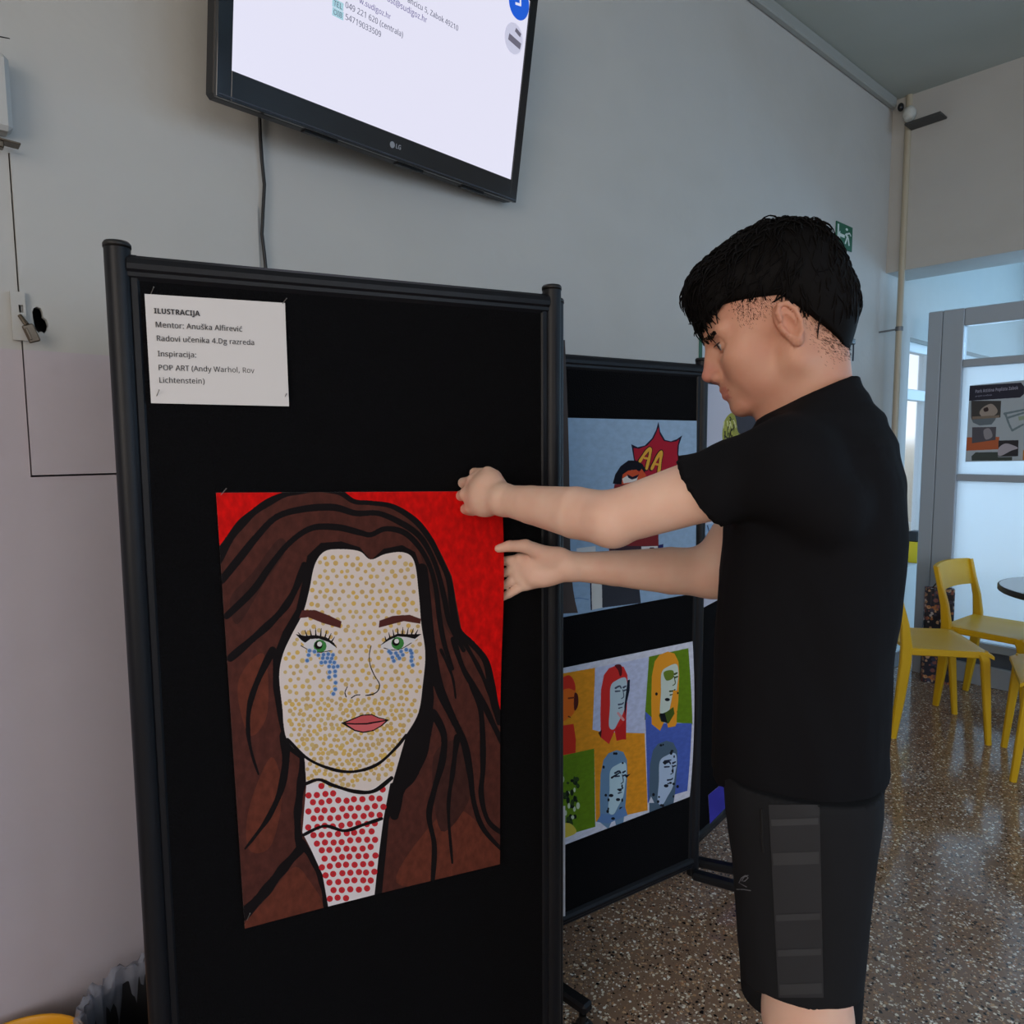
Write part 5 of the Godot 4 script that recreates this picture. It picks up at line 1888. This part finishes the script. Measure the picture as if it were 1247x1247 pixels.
	var face := func(p: Vector3) -> Color:
		var d := p - ho
		var a := d.dot(hf)
		var b := d.dot(hu)
		var w := absf(d.dot(hl))
		var c := tan_.lerp(flush, clampf(0.3 + nz.get_noise_3dv(p) * 0.5, 0.0, 1.0))
		c = c.lerp(nose, 0.75 * clampf(1.0 - Vector3(a - 0.106, b + 0.014, w).length() / 0.024, 0.0, 1.0))
		c = c.lerp(flush, 0.6 * clampf(1.0 - Vector2(a + 0.014, b).length() / 0.03, 0.0, 1.0) * (1.0 if w > 0.066 else 0.0))
		if a > 0.083 and w < 0.022 and b < -0.0415 and b > -0.0615:
			c = c.lerp(lip, 0.6)
		return c
	hd.into(body, face)
	var head_count := body.v.size()
	# eyes, brows and lashes
	var eye_parts := []
	var brow_parts := []
	var rb := RandomNumberGenerator.new()
	rb.seed = 8
	for s in [-1.0, 1.0]:
		var eyes := G.new()
		var brows := G.new()
		var lashes := G.new()
		eye_parts.append([eyes, lashes])
		brow_parts.append(brows)
		var ec: Vector3 = H.call(0.0688, 0.0178, 0.0325 * s)
		var k0 := eyes.v.size()
		eyes.ball(ec, Vector3.ONE * 0.0131, Basis.IDENTITY, 20, 14)
		var gaze := (hf - hu * 0.12).normalized()
		for q in range(k0, eyes.v.size()):
			eyes.col.append(white.lerp(dark, 1.0 if (eyes.v[q] - ec).normalized().dot(gaze) > 0.86 else 0.0))
		for q in 150:
			var w := rb.randf_range(0.012, 0.05)
			var from: Vector3 = H.call(0.0, 0.0345 + 0.1 * (w - 0.03) + rb.randf_range(-0.0055, 0.0055) * (1.0 - (w - 0.012) / 0.06), w * s)
			var t0 := hd.hit(from + hf * 0.13, -hf, 0.0, 0.12)
			if t0 > 0.0:
				var p: Vector3 = from + hf * (0.13 - t0)
				brows.tube([p - hf * 0.001, p + (hl * s * 0.006 + hu * 0.002 + hf * 0.0012)], 0.0009, 0.0003, 4, false)
		for q in 26:
			var w := 0.0215 + q * 0.00086
			var p: Vector3 = H.call(0.0822 - 0.2 * (w - 0.0215), 0.0215, w * s)
			lashes.tube([p - hf * 0.004, p + hf * 0.0015, p + hf * 0.0035 + hu * -0.0018 + hl * s * 0.001], 0.0007, 0.0003, 4, false)

	# ---- his left arm, nearer the camera: fist against the board
	var s_l: Vector3 = B.call(957, 564, 0.17)
	var e_l := at(744, 632, 1.07)
	var w_l := at(614, 609, 1.232)
	var lo := s_l.min(e_l).min(at(555, 640, 1.36)) - Vector3.ONE * 0.06
	var hi := s_l.max(e_l).max(at(555, 560, 1.2)) + Vector3.ONE * 0.06
	var al := Field.new(lo, hi, 0.0038)
	al.cap(s_l, s_l.lerp(e_l, 0.45), 0.05, 0.0455, 0.003)
	al.cap(s_l.lerp(e_l, 0.45), e_l, 0.0455, 0.0405, 0.003)
	var bend := e_l.lerp(w_l, 0.3)
	al.cap(e_l, bend, 0.0405, 0.041, 0.012)
	al.cap(bend, e_l.lerp(w_l, 0.72), 0.041, 0.032, 0.003)
	al.cap(e_l.lerp(w_l, 0.72), w_l, 0.032, 0.0262, 0.003)
	al.ell(e_l + Vector3(0.004, -0.008, 0.0), Basis.IDENTITY, Vector3(0.036, 0.0345, 0.034), 0.008)
	var kn := [at(594, 577, 1.287), at(577, 586, 1.297), at(568, 602, 1.298), at(574, 618, 1.29)]
	var pip := [at(578, 576, 1.324), at(564, 588, 1.332), at(560, 604, 1.332), at(567, 620, 1.326)]
	var dip := [at(584, 588, 1.345), at(572, 598, 1.347), at(570, 611, 1.347), at(576, 625, 1.343)]
	var tip := [at(597, 592, 1.35), at(587, 602, 1.35), at(584, 614, 1.349), at(588, 626, 1.346)]
	for i in 4:
		al.cap(w_l, kn[i], 0.022, [0.0135, 0.014, 0.0135, 0.0125][i], 0.012)
		al.cap(kn[i], pip[i], [0.0112, 0.0115, 0.011, 0.01][i], 0.0095, 0.004)
		al.cap(pip[i], dip[i], 0.0095, 0.0085, 0.003)
		al.cap(dip[i], tip[i], 0.0085, 0.0075, 0.003)
	al.ell(at(592, 603, 1.27), Basis.IDENTITY, Vector3(0.028, 0.036, 0.026), 0.02)
	al.cap(at(608, 600, 1.25), at(602, 582, 1.282), 0.016, 0.0125, 0.01)
	al.cap(at(602, 582, 1.282), at(597, 583, 1.315), 0.0125, 0.0105, 0.005)
	al.cap(at(597, 583, 1.315), at(600, 594, 1.338), 0.0105, 0.0085, 0.004)
	al.into(body, plain)

	# ---- his right arm, farther: open hand with the thumb on the sheet and the fingers behind it
	var s_r: Vector3 = B.call(970, 548, -0.175)
	var e_r := at(868, 697, 1.335)
	var w_r := at(697, 690, 1.357)
	lo = s_r.min(e_r).min(at(590, 740, 1.41)) - Vector3.ONE * 0.055
	hi = s_r.max(e_r).max(at(590, 640, 1.31)) + Vector3.ONE * 0.055
	var ar := Field.new(lo, hi, 0.0038)
	ar.cap(s_r, e_r, 0.054, 0.046, 0.003)
	ar.cap(e_r, e_r.lerp(w_r, 0.3), 0.046, 0.0445, 0.02)
	ar.cap(e_r.lerp(w_r, 0.3), e_r.lerp(w_r, 0.7), 0.0445, 0.0335, 0.003)
	ar.cap(e_r.lerp(w_r, 0.7), w_r, 0.0335, 0.0272, 0.003)
	var rk := [at(633, 681, 1.368), at(629, 692, 1.371), at(632, 703, 1.371), at(640, 712, 1.368)]
	var rp := [at(613, 683, 1.373), at(612, 698, 1.375), at(614, 712, 1.375), at(620, 723, 1.372)]
	var rt := [at(597, 686, 1.372), at(596, 702, 1.372), at(599, 717, 1.372), at(607, 730, 1.371)]
	for i in 4:
		ar.cap(w_r, rk[i], 0.0215, 0.0125, 0.012)
		ar.cap(rk[i], rp[i], [0.0098, 0.0098, 0.0095, 0.0088][i], 0.0086, 0.003)
		ar.cap(rp[i], rt[i], 0.0085, 0.007, 0.002)
	ar.ell(at(660, 692, 1.36), Basis.IDENTITY, Vector3(0.036, 0.03, 0.017), 0.015)
	ar.ell(at(672, 678, 1.35), Basis(Vector3.BACK, 0.2), Vector3(0.034, 0.019, 0.017), 0.012)
	ar.ell(at(664, 704, 1.352), Basis(Vector3.BACK, 0.1), Vector3(0.03, 0.014, 0.014), 0.012)
	ar.cap(at(664, 675, 1.35), at(640, 665, 1.34), 0.0165, 0.0125, 0.008)
	ar.cap(at(640, 665, 1.34), at(620, 665, 1.335), 0.0125, 0.0105, 0.004)
	ar.cap(at(620, 665, 1.335), at(607, 668, 1.337), 0.0105, 0.008, 0.003)
	ar.into(body, plain)

	# ---- trunk under the shirt, legs and feet
	var hip: Array = [B.call(990, 950, 0.085), B.call(990, 950, -0.085)]
	var knee: Array = [B.call(983, 1240, 0.092), B.call(990, 1232, -0.085)]
	var tr := Field.new(mid + Vector3(-0.34, -0.01, -0.34), mid + Vector3(0.34, 1.5, 0.34), 0.011)
	tr.cap(nb + Vector3(0, -0.03, 0), hip[0].lerp(hip[1], 0.5) + fw * 0.01, 0.07, 0.08, 0.03)
	tr.cap(nb + Vector3(0, -0.03, 0), s_l, 0.06, 0.05, 0.05)
	tr.cap(nb + Vector3(0, -0.03, 0), s_r, 0.06, 0.05, 0.05)
	for i in 2:
		var k: Vector3 = knee[i]
		var ank := Vector3(k.x, 0.1, k.z) - fw * 0.03
		tr.cap(hip[i] + fw * 0.012, k, 0.074, 0.06, 0.03)
		tr.cap(k, k.lerp(ank, 0.4) - fw * 0.008, 0.058, 0.055, 0.03)
		tr.cap(k.lerp(ank, 0.4) - fw * 0.008, ank, 0.055, 0.036, 0.03)
		tr.cap(ank, ank + Vector3(0, -0.055, 0) + fw * 0.12, 0.036, 0.03, 0.02)
	tr.into(body, plain)
	body.shift(-mid)
	obj("body", body, skin, t)
	for q in eye_parts:
		q[0].shift(-mid)
		q[1].shift(-mid)
		var eo := obj("eye", q[0], mat("eye", Color.WHITE, 0.25, {"vertex_color_use_as_albedo": true}), t)
		obj("eyelashes", q[1], mat("brow_hair", c8(34, 26, 24), 0.8), eo)
	for q in brow_parts:
		q.shift(-mid)
		obj("eyebrow", q, mat("brow_hair", c8(34, 26, 24), 0.8), t)

	# ---- shoes
	for i in 2:
		var k: Vector3 = knee[i]
		var an0 := Vector3(k.x, 0.0, k.z) - fw * 0.03
		var sh := Field.new(an0 + Vector3(-0.26, -0.01, -0.26), an0 + Vector3(0.26, 0.16, 0.26), 0.007)
		sh.cap(an0 + Vector3(0, 0.05, 0) - fw * 0.03, an0 + Vector3(0, 0.045, 0) + fw * 0.15, 0.046, 0.044, 0.03)
		sh.cap(an0 + Vector3(0, 0.09, 0), an0 + Vector3(0, 0.05, 0), 0.045, 0.05, 0.03)
		sh.any(an0 + Vector3(-0.26, -0.01, -0.26), an0 + Vector3(0.26, 0.16, 0.26), func(p: Vector3) -> float: return p.y - 0.004, 0.004, true)
		var sg := G.new()
		sh.into(sg)
		sg.shift(-mid)
		obj("shoe", sg, mat("shoe_dark", c8(28, 28, 30), 0.6), t)

	# ---- t-shirt
	var rows := []
	for q in [[990, 868, 1083, 0.172], [940, 866.5, 1083, 0.17], [880, 868, 1082, 0.168], [800, 870, 1087, 0.166], [720, 874, 1098, 0.17], [650, 880, 1104, 0.176], [590, 888, 1101, 0.178], [545, 900, 1092, 0.165], [512, 921, 1078, 0.12], [488, 946, 1058, 0.08], [470, 960, 1046, 0.068], [450, 970, 1040, 0.06]]:
		var pf: Vector3 = B.call(q[1], q[0], 0.0)
		var pb: Vector3 = B.call(q[2], q[0], 0.0)
		rows.append([(pf.y + pb.y) / 2, (pf - mid).dot(fw), (pb - mid).dot(fw), q[3]])
	var cloth := FastNoiseLite.new()
	cloth.seed = 6
	cloth.frequency = 3.2
	var hem: float = B.call(975, 974, 0.12).y
	var shirt := Field.new(mid + Vector3(-0.36, hem - 0.03, -0.33), mid + Vector3(0.26, 1.53, 0.33), 0.0075)
	var top_n := (Vector3.UP * 0.92 + fw * 0.42).normalized()
	var neck0: Vector3 = B.call(972, 489, 0.0)
	shirt.any(mid + Vector3(-0.36, hem - 0.03, -0.33), mid + Vector3(0.26, 1.53, 0.33), func(p: Vector3) -> float:
		var q := p - mid
		var i := 0
		while i < rows.size() - 2 and q.y > rows[i + 1][0]:
			i += 1
		var r: Array = rows[i]
		var s2: Array = rows[i + 1]
		var k := smoothstep(0.0, 1.0, clampf((q.y - r[0]) / (s2[0] - r[0]), 0.0, 1.0))
		var f0 := lerpf(r[1], s2[1], k)
		var f1 := lerpf(r[2], s2[2], k)
		var hw := lerpf(r[3], s2[3], k)
		var a := (f0 - f1) / 2
		var u := (q.dot(fw) - (f0 + f1) / 2) / a
		var v := q.dot(lf) / hw
		var e := (pow(pow(absf(u), 2.4) + pow(absf(v), 2.4), 1.0 / 2.4) - 1.0) * minf(a, hw)
		e += cloth.get_noise_3d(q.x * 1.6, q.y * 0.8 + q.x * 0.9, q.z * 1.6) * 0.006
		return maxf(e, hem - 0.008 * sin(q.dot(fw) * 12.0) - p.y), 0.012)
	for sd in [[s_l, e_l, 0.155, 0.0], [s_r, e_r, -0.155, 0.0]]:
		var sh0: Vector3 = sd[0]
		var dir: Vector3 = (sd[1] - sh0).normalized()
		var endp: Vector3 = sh0 + dir * 0.122
		var cut := (dir - Vector3.UP * 0.29).normalized()
		shirt.cap(B.call(1010, 497, sd[2] * 0.38), sh0, 0.034, 0.05, 0.04)
		shirt.cap(sh0 - fw * 0.05 + Vector3(0, -0.06, 0), sh0 + Vector3(0, -0.01, 0), 0.045, 0.054, 0.03)
		# sleeve, cut square at its hem and open
		var one := Field.new(sh0.min(endp) - Vector3.ONE * 0.12, sh0.max(endp) + Vector3.ONE * 0.12, 0.0075)
		one.cap(sh0, endp + dir * 0.06, 0.054, 0.056, 0.01)
		shirt.any(sh0.min(endp) - Vector3.ONE * 0.1, sh0.max(endp) + Vector3.ONE * 0.1, func(p: Vector3) -> float:
			var tt := (p - sh0).dot(dir)
			var ff := 0.0025 * sin(tt * 90.0 + p.y * 30.0)
			return maxf(one.at(p) + ff, (p - endp).dot(cut)), 0.03)
	# neck opening
	shirt.any(neck0 - Vector3(0.3, 0.12, 0.3), neck0 + Vector3.ONE * 0.3, func(p: Vector3) -> float: return -(p - neck0).dot(top_n), 0.004, true)
	var sg2 := G.new()
	shirt.into(sg2)
	sg2.shift(-mid)
	var black := mat("tshirt_black", c8(19, 19, 22), 0.92, {"metallic_specular": 0.25})
	obj("tshirt", sg2, black, t)
	# ---- shorts
	var hem_y: Array = [B.call(975, 1222, 0.14).y, B.call(975, 1215, -0.1).y]
	var so := Field.new(mid + Vector3(-0.3, 0.45, -0.3), mid + Vector3(0.3, 0.95, 0.3), 0.0075)
	for i in 2:
		var w: float = [0.088, -0.088][i]
		var rr := []
		for q in [[1228, 902, 1052, 0.088], [1140, 896, 1060, 0.09], [1060, 890, 1069, 0.094], [985, 880, 1080, 0.096], [940, 880, 1078, 0.094]]:
			var pf: Vector3 = B.call(q[1], q[0], w + 0.03)
			var pb: Vector3 = B.call(q[2], q[0], w + 0.03)
			rr.append([(pf.y + pb.y) / 2, (pf - mid).dot(fw), (pb - mid).dot(fw), q[3]])
		var hy: float = hem_y[i]
		so.any(mid + Vector3(-0.3, 0.45, -0.3), mid + Vector3(0.3, 0.95, 0.3), func(p: Vector3) -> float:
			var q := p - mid
			var j := 0
			while j < rr.size() - 2 and q.y > rr[j + 1][0]:
				j += 1
			var r: Array = rr[j]
			var s2: Array = rr[j + 1]
			var k := clampf((q.y - r[0]) / (s2[0] - r[0]), 0.0, 1.0)
			var f0 := lerpf(r[1], s2[1], k)
			var f1 := lerpf(r[2], s2[2], k)
			var a := (f0 - f1) / 2
			var hw := lerpf(r[3], s2[3], k)
			var u := (q.dot(fw) - (f0 + f1) / 2) / a
			var v := (q.dot(lf) - w) / hw
			var e := (pow(pow(absf(u), 2.6) + pow(absf(v), 2.6), 1.0 / 2.6) - 1.0) * minf(a, hw)
			e += cloth.get_noise_3d(q.x * 2.0, q.y * 1.1, q.z * 2.0) * 0.004
			return maxf(maxf(e, hy + 0.014 * maxf(0.0, -u) + 0.16 * maxf(0.0, q.dot(lf) - 0.07) + 0.004 * sin(q.dot(lf) * 40.0) - p.y), p.y - 0.93), 0.012)
	var og := G.new()
	so.into(og)
	og.shift(-mid)
	var shorts := obj("shorts", og, mat("shorts_black", c8(27, 28, 31), 0.85, {"metallic_specular": 0.3}), t)
	# woven side panel with paler bars, laid on the cloth
	var on := func(px: float, py: float, off: float) -> Vector3:
		var r := ray(px, py)
		var d := so.hit(EYE, r, 0.75, 1.3)
		return EYE + r * (d if d > 0.0 else 1.02) - r.normalized() * off - mid
	var bars := [[980, 1215, "side_panel", c8(35, 36, 40), 0.0012], [998, 1006, "panel_bar", c8(53, 54, 57), 0.0022], [1039, 1054, "panel_bar", c8(51, 52, 55), 0.0022], [1114, 1122, "panel_bar", c8(51, 52, 55), 0.0022], [1157, 1165, "panel_bar", c8(51, 52, 55), 0.0022], [1199, 1212, "panel_bar", c8(49, 50, 53), 0.0022]]
	var panel: Node3D
	for q in bars:
		var pg := G.new()
		pg.sheet(10, 30 if q[2] == "side_panel" else 4, func(u: float, v: float) -> Vector3:
			var y: float = lerpf(q[0], q[1], v)
			var k := (y - 980.0) / 235.0
			var inset: float = 0.0 if q[2] == "side_panel" else 2.0
			return on.call(lerpf(936.0 + 12.0 * k + inset, 998.0 + 5.0 * k - inset, u), y - (2.0 * u if inset > 0.0 else 0.0), q[4]))
		var pm := mat("shorts_" + q[2] + str(q[0]), q[3], 0.8)
		if q[2] == "side_panel":
			panel = obj(q[2], pg, pm, shorts)
		else:
			obj(q[2], pg, pm, shorts)
	# pocket slit and the small emblem
	var pk := G.new()
	var slit := []
	for q in [[927, 984], [927.5, 1000], [928, 1018], [930, 1038]]:
		slit.append(on.call(q[0], q[1], 0.0))
	pk.tube(slit, 0.0022, 0.0022, 6)
	obj("pocket_seam", pk, mat("seam_dark", c8(8, 8, 9), 0.9), shorts)
	var em := G.new()
	for stroke in [[[911, 1066], [906, 1068], [903, 1073], [907, 1073], [911, 1069], [908, 1066], [903, 1069], [900, 1075], [905, 1078], [909, 1080]], [[897, 1083], [905, 1083], [914, 1084.5]]]:
		var path := []
		for q in stroke:
			path.append(on.call(q[0], q[1], 0.001))
		em.tube(path, 0.0007, 0.0007, 5)
	obj("emblem", em, mat("emblem_grey", c8(110, 112, 118), 0.6), shorts)

	# ---- hair
	var hr := Field.new(ho + Vector3(-0.19, -0.12, -0.16), ho + Vector3(0.22, 0.22, 0.16), 0.0038)
	hr.ell(H.call(-0.03, 0.078, 0), hb, Vector3(0.108, 0.08, 0.084), 0.01)
	hr.ell(H.call(-0.062, 0.03, 0), hb, Vector3(0.078, 0.1, 0.077), 0.02)
	hr.ell(H.call(-0.062, -0.04, 0), hb, Vector3(0.036, 0.045, 0.052), 0.02)
	hr.ell(H.call(0.026, 0.096, 0), hb, Vector3(0.068, 0.05, 0.072), 0.02)
	hr.ell(H.call(0.058, 0.072, 0), hb, Vector3(0.032, 0.036, 0.062), 0.015)
	hr.ell(H.call(0.078, 0.054, 0.0), hb, Vector3(0.019, 0.02, 0.05), 0.012)
	# face, temple and ear stay free
	var cutp: Vector3 = H.call(0.02, 0.0, 0.0)
	hr.any(hr.o, hr.o + Vector3(hr.nx, hr.ny, hr.nz) * hr.c, func(p: Vector3) -> float:
		var d := p - ho
		var a := d.dot(hf)
		var b := d.dot(hu)
		var line := 0.0
		if a > 0.085:
			line = 0.058
		elif a > 0.05:
			line = lerpf(0.069, 0.058, (a - 0.05) / 0.035)
		elif a > -0.02:
			line = lerpf(0.04, 0.067, (a + 0.02) / 0.07)
		elif a > -0.075:
			line = lerpf(-0.06, 0.04, pow((a + 0.075) / 0.055, 0.8))
		else:
			line = -0.08
		return (b - line) * 0.8, 0.01, true)
	var hg := G.new()
	hr.into(hg)
	var rng := RandomNumberGenerator.new()
	rng.seed = 31
	var crown: Vector3 = H.call(-0.07, 0.14, 0.0)
	var count := hg.v.size()
	var verts := hg.v.duplicate()
	var norms := hg.n.duplicate()
	for k in 2600:
		var i := rng.randi_range(0, count - 1)
		var p: Vector3 = verts[i]
		var n: Vector3 = norms[i]
		var d := p - ho
		var b := d.dot(hu)
		var a := d.dot(hf)
		if n.dot(hu) < -0.3 or b < -0.05:
			continue
		var comb := (p - crown) + Vector3(rng.randf_range(-1, 1), rng.randf_range(-1, 1), rng.randf_range(-1, 1)) * 0.05 + hf * 0.03
		comb = (comb - n * comb.dot(n)).normalized()
		var side2 := n.cross(comb)
		var length := rng.randf_range(0.018, 0.04)
		var curl := rng.randf_range(-0.5, 0.5)
		var lift := rng.randf_range(0.0, 0.005) + (0.004 if b > 0.12 else 0.0)
		var path := []
		for j in 6:
			var s2 := j / 5.0
			path.append(p - n * 0.002 + comb * length * s2 + side2 * curl * length * s2 * s2 + n * (sin(PI * s2 * 0.9) * lift - 0.006 * s2 * s2))
		hg.tube(path, rng.randf_range(0.0014, 0.0026), 0.0005, 4, false)
	# cropped hair at the temple, round the ear and down the nape
	for k in 130000:
		var i := rng.randi_range(0, head_count - 1)
		var p: Vector3 = body.v[i] + mid
		var n: Vector3 = body.n[i]
		var d := p - ho
		var a := d.dot(hf)
		var b := d.dot(hu)
		var w := absf(d.dot(hl))
		var much := 0.0
		if a < 0.06:
			much = clampf((b - 0.016) / 0.034, 0.0, 1.0) * smoothstep(0.056, 0.028, a)
		if a < -0.03:
			much = maxf(much, clampf((-0.03 - a) / 0.03, 0.0, 1.0) * clampf((b + 0.085) / 0.045, 0.0, 1.0))
		if w > 0.0725 and absf(a + 0.014) < 0.021 and absf(b) < 0.036:
			much = 0.0
		if b > 0.075 or rng.randf() > much * sqrt(much):
			continue
		p += Vector3(rng.randf_range(-1, 1), rng.randf_range(-1, 1), rng.randf_range(-1, 1)) * 0.0012
		var lay := (-hu + hf * rng.randf_range(-0.4, 0.3) + n * 0.45).normalized()
		hg.tube([p - n * 0.001, p + lay * rng.randf_range(0.0022, 0.0042)], 0.00026, 0.00012, 3, false)
	# loose curls standing up on the crown
	for q in [[915, 283, 938, 262, 962, 280], [905, 286, 930, 264, 958, 276], [898, 290, 925, 268, 950, 284], [972, 284, 990, 264, 1010, 282], [976, 280, 996, 268, 1012, 290], [925, 288, 945, 268, 966, 290], [985, 290, 1000, 272, 1014, 296], [880, 300, 902, 280, 930, 282], [860, 318, 885, 292, 912, 290]]:
		for rep in 2:
			var w0 := rng.randf_range(-0.02, 0.03)
			var pa: Vector3 = B.call(q[0], q[1] + 8, w0)
			var pm2: Vector3 = B.call(q[2] + rng.randf_range(-4, 4), q[3] + rng.randf_range(-1, 5), w0 + 0.01)
			var pz: Vector3 = B.call(q[4], q[5] + 6, w0 + 0.015)
			var path := []
			for j in 9:
				var s2 := j / 8.0
				path.append(pa * (1 - s2) * (1 - s2) + (pm2 * 2.0 - (pa + pz) * 0.5) * 2.0 * s2 * (1 - s2) + pz * s2 * s2)
			hg.tube(path, 0.0011, 0.0006, 5, false)
	# fringe locks over the forehead
	for k in 60:
		var w0 := lerpf(-0.05, 0.055, k / 59.0)
		var st: Vector3 = H.call(rng.randf_range(0.042, 0.072) - 6.0 * w0 * w0, rng.randf_range(0.085, 0.1), w0)
		var en: Vector3 = H.call(rng.randf_range(0.08, 0.092) - 8.0 * w0 * w0, rng.randf_range(0.046, 0.06) + 0.01 * clampf((absf(w0) - 0.015) / 0.03, 0.0, 1.0), w0 * 1.05 + rng.randf_range(-0.008, 0.008))
		var mm: Vector3 = H.call(0.094 - 7.0 * w0 * w0, 0.07, w0)
		var path := []
		for j in 8:
			var s2 := j / 7.0
			path.append(st * (1 - s2) * (1 - s2) + mm * 2.0 * s2 * (1 - s2) + en * s2 * s2)
		hg.tube(path, 0.0038, 0.0008, 5, false)
	hg.col.clear()
	hg.shift(-mid)
	obj("hair", hg, mat("hair_black", c8(15, 13, 13), 0.7, {"metallic_specular": 0.22}), t)
